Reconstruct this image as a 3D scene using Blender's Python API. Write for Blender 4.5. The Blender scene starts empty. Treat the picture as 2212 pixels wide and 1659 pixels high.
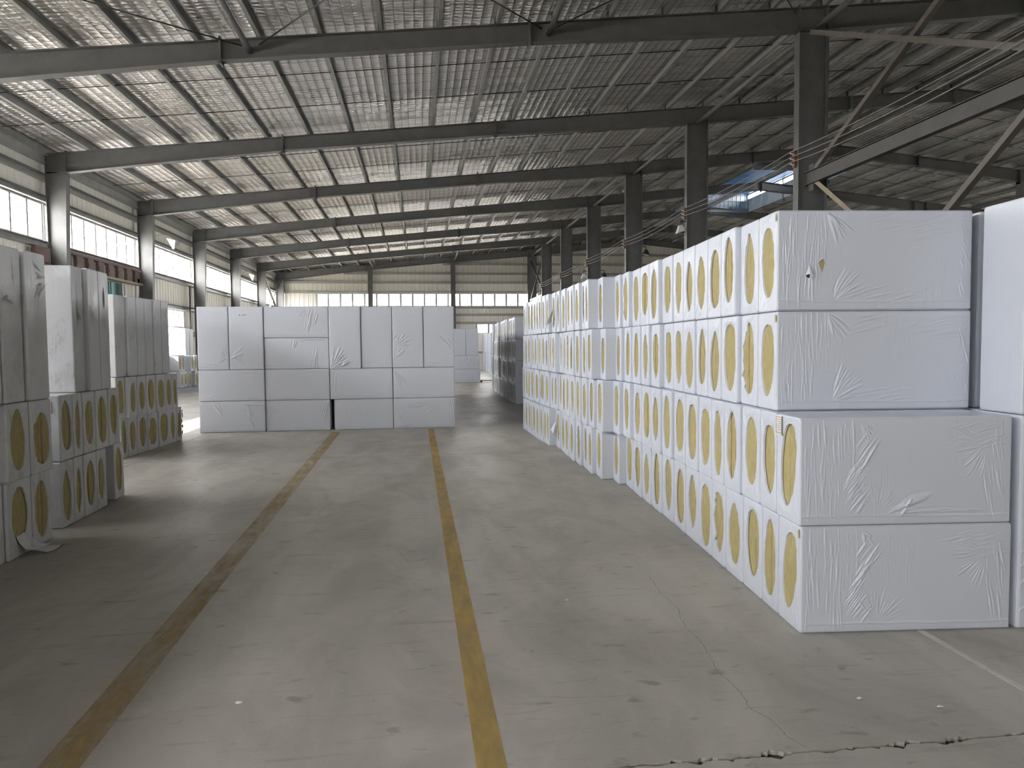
import bpy, math, random
import numpy as np
from mathutils import Vector, Matrix

# ------------------------------------------------------------------ camera, world, sun, exposure
S = bpy.context.scene
COL = S.collection
F_PX, PITCH, ROLL, CAM_H, YAW = 1600.0, 0.0512, -0.0087, 1.604, 0.1252
fh = Vector((math.sin(YAW), math.cos(YAW), 0))
r0 = Vector((math.cos(YAW), -math.sin(YAW), 0))
fwd = fh * math.cos(PITCH) - Vector((0, 0, 1)) * math.sin(PITCH)
up0 = Vector((0, 0, 1)) * math.cos(PITCH) + fh * math.sin(PITCH)
rgt = r0 * math.cos(ROLL) + up0 * math.sin(ROLL)
upv = up0 * math.cos(ROLL) - r0 * math.sin(ROLL)
cam = bpy.data.cameras.new('camera')
cam.sensor_width = 36.0
cam.lens = 36.0 * F_PX / 2212.0
cam.clip_end = 500
camo = bpy.data.objects.new('camera', cam)
COL.objects.link(camo)
camo.matrix_world = Matrix(((rgt.x, upv.x, -fwd.x, 0), (rgt.y, upv.y, -fwd.y, 0), (rgt.z, upv.z, -fwd.z, CAM_H), (0, 0, 0, 1)))
S.camera = camo

w = bpy.data.worlds.new('sky')
S.world = w
w.use_nodes = True
bg = w.node_tree.nodes['Background']
bg.inputs[0].default_value = (0.985, 0.98, 0.98, 1)
bg.inputs[1].default_value = 44.0

sun = bpy.data.lights.new('sun', 'SUN')
sun.energy = 34.0
sun.angle = 0.012
sun.color = (1.0, 0.93, 0.82)
suno = bpy.data.objects.new('sun', sun)
COL.objects.link(suno)
suno.rotation_euler = Vector((0.92, 0.17, -1.0)).to_track_quat('-Z', 'Y').to_euler()

def portal(loc, rot, sx, sy):
    l = bpy.data.lights.new('sky_portal', 'AREA')
    l.shape = 'RECTANGLE'; l.size = sx; l.size_y = sy
    l.cycles.is_portal = True
    o = bpy.data.objects.new('sky_portal', l)
    COL.objects.link(o); o.location = loc; o.rotation_euler = rot
PI = math.pi
portal((-9.35, 19.8, 4.755), (0, -PI / 2, 0), 1.0, 60.2)          # left window strip (faces +x)
portal((1.2, 50.2, 4.715), (-PI / 2, 0, 0), 15.7, 0.9)             # far gable strip (faces -y)
portal((4.5, 50.2, 2.8), (-PI / 2, 0, 0), 1.1, 0.7)

portal((-3.55, -10.5, 4.715), (PI / 2, 0, 0), 6.1, 0.83)            # near gable strip (faces +y)
portal((39.95, 19.8, 4.755), (0, PI / 2, 0), 1.0, 60.2)            # right window strip (faces -x)

S.view_settings.view_transform = 'Standard'
S.view_settings.look = 'None'
S.view_settings.exposure = 0.07
S.view_settings.gamma = 1.0
S.view_settings.use_curve_mapping = False
S.cycles.max_bounces = 9
S.cycles.diffuse_bounces = 5
S.cycles.glossy_bounces = 4
S.cycles.transparent_max_bounces = 8
S.cycles.caustics_reflective = False
S.cycles.caustics_refractive = False
S.cycles.sample_clamp_indirect = 8.0
S.cycles.use_denoising = True
S.cycles.filter_width = 1.15

# ------------------------------------------------------------------ helpers
rng = random.Random(7)
nrng = np.random.default_rng(7)

def link(name, me, mat=None, parent=None, loc=None, rz=0.0):
    o = bpy.data.objects.new(name, me)
    COL.objects.link(o)
    if mat is not None and me is not None and not me.materials:
        me.materials.append(mat)
    if parent is not None:
        o.parent = parent
    if loc is not None:
        o.location = loc
    if rz:
        o.rotation_euler = (0, 0, rz)
    return o

def tag(o, label=None, cat=None, group=None, kind=None):
    if label: o['label'] = label
    if cat: o['category'] = cat
    if group: o['group'] = group
    if kind: o['kind'] = kind
    return o

def empty(name, loc=(0, 0, 0), rz=0.0, **k):
    o = bpy.data.objects.new(name, None)
    o.empty_display_size = 0.1
    COL.objects.link(o)
    o.location = loc
    o.rotation_euler = (0, 0, rz)
    return tag(o, **k)

class MB:
    """collects vertices and faces of one mesh"""
    def __init__(s): s.v = []; s.f = []
    def add(s, vs, fs):
        b = len(s.v); s.v += [tuple(v) for v in vs]; s.f += [tuple(i + b for i in f) for f in fs]
    def box(s, x0, x1, y0, y1, z0, z1):
        s.add([(x0, y0, z0), (x1, y0, z0), (x1, y1, z0), (x0, y1, z0), (x0, y0, z1), (x1, y0, z1), (x1, y1, z1), (x0, y1, z1)],
              [(0, 3, 2, 1), (4, 5, 6, 7), (0, 1, 5, 4), (1, 2, 6, 5), (2, 3, 7, 6), (3, 0, 4, 7)])
    def hexa(s, a, b):
        """a, b: two loops of four points"""
        s.add(list(a) + list(b), [(3, 2, 1, 0), (4, 5, 6, 7), (0, 1, 5, 4), (1, 2, 6, 5), (2, 3, 7, 6), (3, 0, 4, 7)])
    def bar(s, p, q, w, h, up=(0, 0, 1)):
        p = Vector(p); q = Vector(q); d = (q - p).normalized()
        u = Vector(up)
        if abs(d.dot(u)) > 0.98: u = Vector((0, 1, 0))
        x = d.cross(u).normalized(); y = x.cross(d).normalized()
        x *= w / 2; y *= h / 2
        s.hexa([p - x - y, p + x - y, p + x + y, p - x + y], [q - x - y, q + x - y, q + x + y, q - x + y])
    def tube(s, pts, r, n=8):
        pts = [Vector(p) for p in pts]; base = len(s.v)
        for i, p in enumerate(pts):
            d = (pts[min(i + 1, len(pts) - 1)] - pts[max(i - 1, 0)]).normalized()
            u = Vector((0, 0, 1)) if abs(d.z) < 0.9 else Vector((1, 0, 0))
            x = d.cross(u).normalized(); y = x.cross(d)
            for k in range(n):
                a = 2 * PI * k / n
                s.v.append(tuple(p + x * (r * math.cos(a)) + y * (r * math.sin(a))))
        for i in range(len(pts) - 1):
            for k in range(n):
                a = base + i * n + k; b = base + i * n + (k + 1) % n
                s.f.append((a, b, b + n, a + n))
        s.f.append(tuple(base + k for k in range(n))[::-1])
        s.f.append(tuple(base + (len(pts) - 1) * n + k for k in range(n)))
    def mesh(s, name, mat, smooth=False):
        me = bpy.data.meshes.new(name)
        me.from_pydata(s.v, [], s.f)
        if smooth: me.polygons.foreach_set('use_smooth', [True] * len(me.polygons))
        if mat is not None: me.materials.append(mat)
        me.update()
        return me
    def obj(s, name, mat, parent=None, loc=None, rz=0.0, smooth=False):
        return link(name, s.mesh(name, mat, smooth), None, parent, loc, rz)

# ------------------------------------------------------------------ materials
def new_mat(name):
    m = bpy.data.materials.new(name); m.use_nodes = True
    nt = m.node_tree; nt.nodes.clear()
    out = nt.nodes.new('ShaderNodeOutputMaterial')
    b = nt.nodes.new('ShaderNodeBsdfPrincipled')
    nt.links.new(b.outputs[0], out.inputs[0])
    return m, nt, b, out

class N:
    """small wrapper to write node graphs tersely"""
    def __init__(s, nt): s.nt = nt
    def node(s, t, **k):
        n = s.nt.nodes.new(t)
        for a, v in k.items(): setattr(n, a, v)
        return n
    def put(s, inp, v):
        if isinstance(v, bpy.types.NodeSocket): s.nt.links.new(v, inp)
        else: inp.default_value = v
    def coord(s, kind='Object', scale=(1, 1, 1), loc=(0, 0, 0), rot=(0, 0, 0), rand=False):
        t = s.node('ShaderNodeTexCoord'); v = t.outputs[kind]
        if rand:
            oi = s.node('ShaderNodeObjectInfo')
            a = s.node('ShaderNodeVectorMath', operation='MULTIPLY_ADD')
            s.nt.links.new(oi.outputs['Random'], a.inputs[0]); a.inputs[1].default_value = (37, 91, 53); s.nt.links.new(v, a.inputs[2])
            v = a.outputs[0]
        m = s.node('ShaderNodeMapping'); s.put(m.inputs[0], v)
        m.inputs[1].default_value = loc; m.inputs[2].default_value = rot; m.inputs[3].default_value = scale
        return m.outputs[0]
    def noise(s, vec, scale=5, detail=3, rough=0.55, dist=0.0):
        n = s.node('ShaderNodeTexNoise'); s.put(n.inputs['Vector'], vec)
        n.inputs['Scale'].default_value = scale; n.inputs['Detail'].default_value = detail
        n.inputs['Roughness'].default_value = rough; n.inputs['Distortion'].default_value = dist
        return n.outputs['Fac']
    def ramp(s, fac, stops, interp='LINEAR'):
        r = s.node('ShaderNodeValToRGB'); s.put(r.inputs[0], fac); cr = r.color_ramp; cr.interpolation = interp
        while len(cr.elements) < len(stops): cr.elements.new(0.5)
        for e, (p, c) in zip(cr.elements, stops):
            e.position = p; e.color = (c, c, c, 1) if not isinstance(c, tuple) else (*c, 1)
        return r.outputs[0]
    def math(s, op, a, b=0.0, c=None):
        m = s.node('ShaderNodeMath', operation=op); s.put(m.inputs[0], a); s.put(m.inputs[1], b)
        if c is not None: s.put(m.inputs[2], c)
        return m.outputs[0]
    def mix(s, fac, a, b, mode='MIX'):
        m = s.node('ShaderNodeMix', data_type='RGBA', blend_type=mode)
        s.put(m.inputs[0], fac)
        for i, v in ((6, a), (7, b)):
            if isinstance(v, tuple) and len(v) == 3: v = (*v, 1)
            s.put(m.inputs[i], v)
        return m.outputs[2]
    def bump(s, h, strength=0.3, dist=0.01, normal=None):
        b = s.node('ShaderNodeBump'); b.inputs['Strength'].default_value = strength; b.inputs['Distance'].default_value = dist
        s.put(b.inputs['Height'], h)
        if normal is not None: s.put(b.inputs['Normal'], normal)
        return b.outputs[0]
    def sep(s, v):
        n = s.node('ShaderNodeSeparateXYZ'); s.put(n.inputs[0], v); return n.outputs

def mat_film(name, col, stain=0.0, wr=1.0):
    m, nt, b, _ = new_mat(name); n = N(nt)
    c = n.coord(rand=True)
    oi = n.node('ShaderNodeObjectInfo').outputs['Random']
    base = n.mix(oi, tuple(x * 0.95 for x in col), col)
    grain = n.noise(n.coord(scale=(60, 60, 14), rand=True), 3, 2)
    base = n.mix(n.ramp(grain, [(0.35, 0.0), (0.75, 0.35)]), base, tuple(x * 0.93 for x in col))
    if stain:
        big = n.noise(c, 2.6, 5, 0.65, 0.6)
        fine = n.noise(n.coord(scale=(9, 9, 2.5), rand=True), 3, 4, 0.6, 1.2)
        f = n.math('MULTIPLY', n.ramp(big, [(0.5, 0.0), (0.72, 1.0)]), n.ramp(fine, [(0.35, 0.0), (0.7, 1.0)]))
        base = n.mix(n.math('MULTIPLY', f, stain), base, (0.30, 0.28, 0.26))
    n.put(b.inputs['Base Color'], base)
    n.put(b.inputs['Roughness'], n.ramp(n.noise(c, 6, 3), [(0.3, 0.34), (0.8, 0.52)]))
    b.inputs['Specular IOR Level'].default_value = 0.45
    # creases of the shrunken film: long, thin, mostly upright
    w1 = n.noise(n.coord(scale=(26, 26, 3.0), rand=True), 1.0, 3, 0.6, 0.4)
    w2 = n.noise(n.coord(scale=(9, 9, 22), rot=(0.5, 0.3, 0.7), rand=True), 1.0, 2, 0.5, 0.8)
    ms = n.ramp(n.noise(c, 3.1, 2), [(0.45, 0.0), (0.7, 1.0)])
    crease = n.math('MULTIPLY', n.ramp(w1, [(0.55, 0.0), (0.62, 1.0), (0.69, 0.0)]), ms)
    h = n.math('ADD', crease, n.math('MULTIPLY', w2, 0.5))
    n.put(b.inputs['Normal'], n.bump(h, 0.28 * wr, 0.006))
    return m

FILM = mat_film('white_shrink_film', (0.615, 0.645, 0.72))
FILM_BACK = mat_film('pale_shrink_film', (0.64, 0.665, 0.735), wr=0.6)
FILM_DIRTY = mat_film('scuffed_shrink_film', (0.625, 0.635, 0.66), stain=0.75)

def mat_wool():
    m, nt, b, _ = new_mat('mineral_wool'); n = N(nt)
    fib = n.noise(n.coord(scale=(60, 60, 7), rand=True), 2.0, 5, 0.7, 0.5)
    blot = n.noise(n.coord(scale=(14, 14, 6), rand=True), 1.5, 4)
    c = n.mix(n.ramp(fib, [(0.3, 0.0), (0.72, 1.0)]), (0.33, 0.275, 0.115), (0.57, 0.50, 0.285))
    c = n.mix(n.ramp(blot, [(0.35, 0.5), (0.65, 0.0)]), c, (0.38, 0.315, 0.14))
    n.put(b.inputs['Base Color'], c); b.inputs['Roughness'].default_value = 0.95
    b.inputs['Specular IOR Level'].default_value = 0.1
    n.put(b.inputs['Normal'], n.bump(fib, 0.5, 0.006))
    return m
WOOL = mat_wool()

def mat_steel(name, col, rough=0.5, rust=0.0):
    m, nt, b, _ = new_mat(name); n = N(nt)
    c = n.coord('Object'); g = n.noise(c, 3.5, 5, 0.65)
    cc = n.mix(n.ramp(g, [(0.3, 0.0), (0.75, 1.0)]), tuple(x * 0.82 for x in col), tuple(min(1, x * 1.12) for x in col))
    if rust:
        rr = n.noise(n.coord('Object', scale=(4, 4, 4)), 4, 6, 0.7, 0.5)
        cc = n.mix(n.math('MULTIPLY', n.ramp(rr, [(0.45, 0.0), (0.7, 1.0)]), rust), cc, (0.16, 0.075, 0.035))
    n.put(b.inputs['Base Color'], cc); b.inputs['Roughness'].default_value = rough
    n.put(b.inputs['Normal'], n.bump(n.noise(c, 40, 2), 0.05, 0.004))
    return m
STEEL = mat_steel('grey_painted_steel', (0.130, 0.130, 0.127), 0.55)
PURLIN = mat_steel('galvanised_purlin', (0.31, 0.315, 0.295), 0.45)
DARKST = mat_steel('dark_bracket_steel', (0.05, 0.048, 0.046), 0.5)
DARKTIE = mat_steel('dark_tie_steel', (0.075, 0.073, 0.068), 0.6, 0.2)
RUSTY = mat_steel('rusty_angle_steel', (0.13, 0.125, 0.115), 0.6, 0.6)
YELLOWED = mat_steel('dull_yellow_angle_steel', (0.27, 0.23, 0.15), 0.6, 0.2)
GALV = mat_steel('pale_galvanised_trim', (0.50, 0.50, 0.47), 0.4)
BROWN = mat_steel('red_brown_plate', (0.16, 0.115, 0.10), 0.7, 0.3)
TEAL = mat_steel('teal_door_paint', (0.06, 0.22, 0.22), 0.45)
WHITE = mat_steel('white_enamel', (0.72, 0.72, 0.70), 0.35)
BLACKP = mat_steel('black_plastic', (0.02, 0.02, 0.02), 0.5)
COPPER = mat_steel('wire_insulation', (0.24, 0.22, 0.20), 0.5)
CERAMIC = mat_steel('brown_insulator', (0.20, 0.09, 0.05), 0.3)
FRAMEG = mat_steel('grey_window_frame', (0.34, 0.33, 0.32), 0.45)
WOOD = mat_steel('dark_wood', (0.10, 0.065, 0.04), 0.75)
INK = mat_steel('dull_red_ink', (0.30, 0.12, 0.09), 0.8)
GREYINK = mat_steel('grey_ink', (0.36, 0.35, 0.36), 0.8)
PAPER = mat_steel('cream_paper', (0.76, 0.74, 0.66), 0.7)

def mat_cladding(name, col):
    m, nt, b, _ = new_mat(name); n = N(nt)
    d = n.noise(n.coord('Object', scale=(1.5, 1.5, 0.5)), 2, 5, 0.6)
    oi = n.node('ShaderNodeObjectInfo').outputs['Random']
    c = n.mix(oi, tuple(x * 0.94 for x in col), col)
    c = n.mix(n.ramp(d, [(0.35, 0.45), (0.7, 0.0)]), c, tuple(x * 0.8 for x in col))
    n.put(b.inputs['Base Color'], c); b.inputs['Roughness'].default_value = 0.5
    return m
CLAD = mat_cladding('cream_cladding', (0.90, 0.875, 0.79))
CLAD_GABLE = mat_cladding('beige_gable_cladding', (0.84, 0.80, 0.715))
CLAD_MON = mat_cladding('pale_blue_grey_cladding', (0.34, 0.40, 0.44))

def mat_foil():
    m, nt, b, _ = new_mat('quilted_silver_foil'); n = N(nt)
    xyz = n.sep(n.coord('Object'))
    wob = n.noise(n.coord('Object', scale=(2.3, 1.6, 1)), 1.0, 2)
    ax = n.math('ABSOLUTE', n.math('SINE', n.math('MULTIPLY', xyz[0], PI / 0.1758)))
    ys = n.math('ADD', xyz[1], n.math('MULTIPLY', wob, 0.22))
    ay = n.math('POWER', n.math('ABSOLUTE', n.math('SINE', n.math('MULTIPLY', ys, PI / 0.13))), 0.8)
    rip = n.noise(n.coord('Object', scale=(2.2, 9, 1)), 1.0, 2, 0.6, 0.4)
    cr = n.noise(n.coord('Object', scale=(12, 26, 1)), 1.0, 3, 0.6)
    amp = n.noise(n.coord('Object', scale=(2.8, 2.0, 1)), 1.0, 2)
    h = n.math('ADD', n.math('MULTIPLY', ax, 0.013), n.math('MULTIPLY', n.math('MULTIPLY', ay, n.math('ADD', 0.3, ax)), n.math('MULTIPLY', amp, 0.026)))
    h = n.math('ADD', h, n.math('MULTIPLY', rip, 0.030))
    h = n.math('ADD', h, n.math('MULTIPLY', cr, 0.010))
    n.put(b.inputs['Normal'], n.bump(n.math('MULTIPLY', h, -1.0), 1.0, 1.0))
    dust = n.noise(n.coord('Object', scale=(0.35, 0.5, 1)), 1.0, 4)
    c = n.mix(n.ramp(dust, [(0.35, 0.0), (0.7, 1.0)]), (0.97, 0.94, 0.915), (0.92, 0.88, 0.845))
    n.put(b.inputs['Base Color'], c)
    b.inputs['Metallic'].default_value = 0.75
    n.put(b.inputs['Roughness'], n.ramp(dust, [(0.3, 0.24), (0.75, 0.38)]))
    return m
FOIL = mat_foil()

def mat_floor():
    m, nt, b, _ = new_mat('trowelled_concrete'); n = N(nt)
    co = n.coord('Object')
    big = n.noise(n.coord('Object', scale=(0.35, 0.22, 1)), 1.0, 5, 0.6, 0.5)
    mid = n.noise(n.coord('Object', scale=(1.6, 0.8, 1)), 1.0, 6, 0.65, 0.6)
    trk = n.noise(n.coord('Object', scale=(2.2, 0.10, 1)), 1.0, 4, 0.6)
    scr = n.noise(n.coord('Object', scale=(2.0, 14, 1), rot=(0, 0, 0.5)), 1.0, 4, 0.7, 0.8)
    spt = n.noise(n.coord('Object', scale=(5, 9, 1), rot=(0, 0, 0.25)), 1.0, 3, 0.55, 0.4)
    grn = n.noise(co, 90, 3, 0.7)
    c = n.mix(n.ramp(big, [(0.3, 0.0), (0.7, 1.0)]), (0.385, 0.362, 0.322), (0.49, 0.466, 0.426))
    c = n.mix(n.ramp(mid, [(0.42, 0.0), (0.66, 0.85)]), c, (0.30, 0.282, 0.25))
    c = n.mix(n.ramp(trk, [(0.48, 0.0), (0.66, 0.7)]), c, (0.345, 0.328, 0.295))
    c = n.mix(n.ramp(scr, [(0.58, 0.0), (0.70, 0.65)]), c, (0.26, 0.245, 0.22))
    c = n.mix(n.ramp(spt, [(0.63, 0.0), (0.73, 0.75)]), c, (0.20, 0.185, 0.168))
    c = n.mix(n.ramp(grn, [(0.4, 0.0), (0.75, 0.25)]), c, (0.52, 0.50, 0.465))
    n.put(b.inputs['Base Color'], c)
    n.put(b.inputs['Roughness'], n.ramp(mid, [(0.3, 0.42), (0.75, 0.62)]))
    b.inputs['Specular IOR Level'].default_value = 0.4
    hh = n.math('ADD', n.math('MULTIPLY', grn, 0.15), mid)
    n.put(b.inputs['Normal'], n.bump(hh, 0.12, 0.006))
    return m
CONCRETE = mat_floor()
def mat_plain(name, col, rough=0.8, bump=0.2, sc=30):
    m, nt, b, _ = new_mat(name); n = N(nt); co = n.coord('Object')
    g = n.noise(co, sc, 4, 0.65)
    n.put(b.inputs['Base Color'], n.mix(g, tuple(x * 0.75 for x in col), tuple(min(1, x * 1.2) for x in col)))
    b.inputs['Roughness'].default_value = rough
    n.put(b.inputs['Normal'], n.bump(g, bump, 0.004))
    return m
GROOVE = mat_plain('dark_joint_dirt', (0.07, 0.062, 0.052), 0.95)
FILLER = mat_plain('pale_joint_filler', (0.55, 0.53, 0.48), 0.9)
NETW = mat_steel('dull_net_wire', (0.22, 0.21, 0.20), 0.5)
CRACK = mat_plain('crack_dirt', (0.15, 0.135, 0.115), 0.95)
OUTSIDE = mat_plain('outside_concrete', (0.42, 0.41, 0.39), 0.9, sc=1.5)
LEAF = mat_plain('tree_leaves', (0.10, 0.19, 0.06), 0.8, sc=6)
BARK = mat_plain('tree_bark', (0.12, 0.09, 0.06), 0.9)

def mat_paint(name, col, wear0, wear1, amax, amin):
    m, nt, b, out = new_mat(name); n = N(nt)
    f = n.noise(n.coord('Object', scale=(9, 2.2, 1)), 1.0, 7, 0.72, 0.3)
    big = n.noise(n.coord('Object', scale=(1.2, 0.45, 1), loc=(3.1, 0.4, 0)), 1.0, 3)
    a = n.math('ADD', n.math('MULTIPLY', f, 0.75), n.math('MULTIPLY', big, 0.45))
    al = n.ramp(a, [(wear0, amax), (wear1, amin)])
    n.put(b.inputs['Base Color'], n.mix(f, col, tuple(x * 0.72 for x in col)))
    b.inputs['Roughness'].default_value = 0.6
    t = n.node('ShaderNodeBsdfTransparent'); mx = n.node('ShaderNodeMixShader')
    n.put(mx.inputs[0], al); nt.links.new(t.outputs[0], mx.inputs[1]); nt.links.new(b.outputs[0], mx.inputs[2])
    nt.links.new(mx.outputs[0], out.inputs[0])
    return m
PAINT_A = mat_paint('worn_yellow_paint', (0.52, 0.355, 0.11), 0.42, 0.74, 0.72, 0.15)
PAINT_B = mat_paint('yellow_lane_paint', (0.53, 0.36, 0.10), 0.5, 0.85, 0.85, 0.40)

def mat_glass(name, tint, haze=0.0):
    m, nt, b, out = new_mat(name); n = N(nt)
    nt.nodes.remove(b)
    t = n.node('ShaderNodeBsdfTransparent'); t.inputs[0].default_value = (*tint, 1)
    g = n.node('ShaderNodeBsdfGlossy'); g.inputs['Roughness'].default_value = 0.05
    mx = n.node('ShaderNodeMixShader'); mx.inputs[0].default_value = 0.05
    nt.links.new(t.outputs[0], mx.inputs[1]); nt.links.new(g.outputs[0], mx.inputs[2])
    nt.links.new(mx.outputs[0], out.inputs[0])
    return m
GLASS = mat_glass('clear_glass', (0.94, 0.94, 0.94))
GLASS_TEAL = mat_glass('teal_glass', (0.45, 0.85, 0.88))
GLASS_BLUE = mat_glass('blue_rooflight_sheet', (0.10, 0.30, 0.62))

# ------------------------------------------------------------------ building shell
SL = 0.0985
RIDGE = 15.3
def zr(x):
    return 7.31 + SL * (x if x <= RIDGE else 2 * RIDGE - x)
def depth(x):
    x = x if x <= RIDGE else 2 * RIDGE - x
    pts = [(-9.2, 0.52), (-8.54, 0.487), (-3.35, 0.35), (2.11, 0.35), (7.34, 0.457), (7.94, 0.45), (12.1, 0.36), (15.4, 0.37)]
    for (a, da), (b, db) in zip(pts, pts[1:]):
        if a <= x <= b: return da + (db - da) * (x - a) / (b - a)
    return 0.37
XW, YN, YG, XR = -9.2, -10.2, 49.9, 39.8      # left wall, near gable, far gable, right wall

# floor: cast slabs with recessed joints
floor = empty('floor', kind='structure')
sub = MB(); sub.box(-9.3, XR, YN - 0.2, YG + 0.2, -0.075, -0.018); sub.obj('joint_bed', GROOVE, floor)
xs = [-9.3, -4.0, 2.75, 9.5, 16.25, 23.0, 29.75, XR]
ys = [YN - 0.2, 2.67, 11.0, 19.3, 27.6, 35.9, 44.2, YG + 0.2]
def edge_pts(p, q, amp, step):
    n = max(1, int(math.dist(p, q) / step)); out = []
    d = Vector((q[0] - p[0], q[1] - p[1])).normalized(); nn = Vector((-d.y, d.x))
    off = 0
    for i in range(n):
        t = i / n
        if 0 < i:
            off = 0.6 * off + rng.uniform(-1, 1) * amp
            if rng.random() < 0.08: off += amp * 2.2
        o = max(0.0, off) if i else 0
        out.append((p[0] + (q[0] - p[0]) * t + nn.x * o, p[1] + (q[1] - p[1]) * t + nn.y * o))
    return out
for i in range(len(xs) - 1):
    for j in range(len(ys) - 1):
        g = 0.005
        x0, x1, y0, y1 = xs[i] + g, xs[i + 1] - g, ys[j] + g, ys[j + 1] - g
        fine = (i in (0, 1, 2) and j in (0, 1))
        loop = []
        for (p, q) in (((x0, y0), (x1, y0)), ((x1, y0), (x1, y1)), ((x1, y1), (x0, y1)), ((x0, y1), (x0, y0))):
            worn = fine and p[1] == q[1] and abs(p[1] - 2.67) < 0.05
            st = 0.016 if worn else (0.06 if fine else 50)
            loop += edge_pts(p, q, 0.0075 if worn else 0.0025, st) if fine else [p]
        n = len(loop); m = MB()
        m.add([(a, b, 0) for a, b in loop] + [(a, b, -0.02) for a, b in loop],
              [tuple(range(n))] + [(k, k + n, (k + 1) % n + n, (k + 1) % n) for k in range(n)])
        m.obj('slab', CONCRETE, floor)
f = MB(); 
yy = 2.68
while yy < 10.9:
    l = rng.uniform(0.15, 0.5); a = rng.uniform(0.0, 0.006)
    f.box(2.738 - a, 2.764 + rng.uniform(0, 0.012), yy, min(yy + l, 10.95), -0.012, 0.0012); yy += l
f.obj('joint_filler', FILLER, floor)
def ribbon(pts, wfun, z):
    m = MB(); P = [Vector((a, b, 0)) for a, b in pts]
    L = []
    for i, p in enumerate(P):
        d = (P[min(i + 1, len(P) - 1)] - P[max(i - 1, 0)]).normalized(); nn = Vector((-d.y, d.x, 0)) * wfun(i) / 2
        L.append((p + nn, p - nn))
    for a, b in zip(L, L[1:]):
        m.add([(a[0].x, a[0].y, z), (a[1].x, a[1].y, z), (b[1].x, b[1].y, z), (b[0].x, b[0].y, z)], [(0, 1, 2, 3)])
    return m
cp = [(1.56, 4.9), (1.53, 4.55), (1.546, 4.29), (1.482, 4.0), (1.489, 3.71), (1.444, 3.46), (1.436, 3.356), (1.452, 3.184), (1.427, 3.03), (1.469, 2.925), (1.473, 2.79), (1.508, 2.69)]
fine = []
for (a, b) in zip(cp, cp[1:]):
    for t in range(9):
        u = t / 9; fine.append((a[0] + (b[0] - a[0]) * u + rng.uniform(-0.006, 0.006), a[1] + (b[1] - a[1]) * u))
ribbon(fine, lambda i: 0.0014 + 0.0016 * rng.random(), 0.0006).obj('crack', CRACK, floor)
m = MB()
for k in range(46):
    t0, t1 = k / 46, (k + 1) / 46; y0, y1 = 2.2 + 12.2 * t0, 2.2 + 12.2 * t1
    xa, xb = -1.385 - 0.19 * t0, -1.385 - 0.19 * t1; wv = 0.082
    m.add([(xa - wv, y0, 0.0008), (xa + wv, y0, 0.0008), (xb + wv, y1, 0.0008), (xb - wv, y1, 0.0008)], [(0, 1, 2, 3)])
o = m.obj('lane_marking', PAINT_A, floor); o['label'] = 'broad worn yellow painted line'
m = MB()
for k in range(46):
    t0, t1 = k / 46, (k + 1) / 46; y0, y1 = 2.2 + 12.3 * t0, 2.2 + 12.3 * t1
    xa, xb = 0.256 - 0.038 * t0, 0.256 - 0.038 * t1; wv = 0.058
    m.add([(xa - wv, y0, 0.0008), (xa + wv, y0, 0.0008), (xb + wv, y1, 0.0008), (xb - wv, y1, 0.0008)], [(0, 1, 2, 3)])
o = m.obj('lane_marking', PAINT_B, floor); o['label'] = 'narrow fresher yellow painted line'

# outside ground and trees
g = MB(); g.box(-120, 160, -120, 160, -0.2, -0.08)
tag(g.obj('ground', OUTSIDE), kind='structure')

# ceiling: foil quilt, wire net, purlins, sag rods
ceil = empty('ceiling', kind='structure')
MX0, MX1, MY0, MY1 = 13.4, 17.45, 28.6, 37.8
def quilt(x0, x1, y0, y1):
    m = MB(); z0, z1 = zr(x0) + 0.166, zr(x1) + 0.166
    m.add([(x0, y0, z0), (x1, y0, z1), (x1, y1, z1), (x0, y1, z0)], [(0, 3, 2, 1)])
    m.obj('insulation_foil', FOIL, ceil)
quilt(-9.45, MX0, YN - 0.2, YG + 0.2)
quilt(MX0, RIDGE, YN - 0.2, MY0); quilt(MX0, RIDGE, MY1, YG + 0.2)
quilt(RIDGE, MX1, YN - 0.2, MY0); quilt(RIDGE, MX1, MY1, YG + 0.2)
quilt(MX1, XR + 0.3, YN - 0.2, YG + 0.2)
net = MB()
pitch = 0.1758
x = -9.3
while x < 26:
    y0, y1 = 6.0, YG
    zz = zr(x) + 0.157
    if MX0 < x < MX1: net.box(x - 0.0026, x + 0.0026, y0, MY0, zz, zz + 0.0036); net.box(x - 0.0026, x + 0.0026, MY1, y1, zz, zz + 0.0036)
    else: net.box(x - 0.0026, x + 0.0026, y0, y1, zz, zz + 0.0036)
    x += pitch
y = 6.0
while y < YG:
    for (a, b) in ((-9.3, MX0), (MX0, RIDGE), (RIDGE, MX1), (MX1, 26.0)):
        if MY0 < y < MY1 and MX0 <= a < MX1: continue
        za, zb = zr(a) + 0.157, zr(b) + 0.157; h = 0.002
        net.hexa([(a, y - h, za), (a, y + h, za), (a, y + h, za + 0.003), (a, y - h, za + 0.003)], [(b, y - h, zb), (b, y + h, zb), (b, y + h, zb + 0.003), (b, y - h, zb + 0.003)])
    y += 0.52
tag(net.obj('wire_net', NETW, ceil), kind='stuff')
def purlin_mesh(y0, y1, flip):
    m = MB(); s = -1 if flip else 1
    def b(a0, a1, z0, z1): m.box(min(s * a0, s * a1), max(s * a0, s * a1), y0, y1, z0, z1)
    b(-0.004, 0.0, 0, 0.16); b(0, 0.06, 0, 0.004); b(0, 0.06, 0.156, 0.16); b(0.056, 0.06, 0.004, 0.022)
    return m
pl = [purlin_mesh(YN, YG, False).mesh('purlin', PURLIN), purlin_mesh(YN, YG, True).mesh('purlin', PURLIN)]
PX = [-9.05 + 1.055 * k for k in range(24)]
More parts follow.
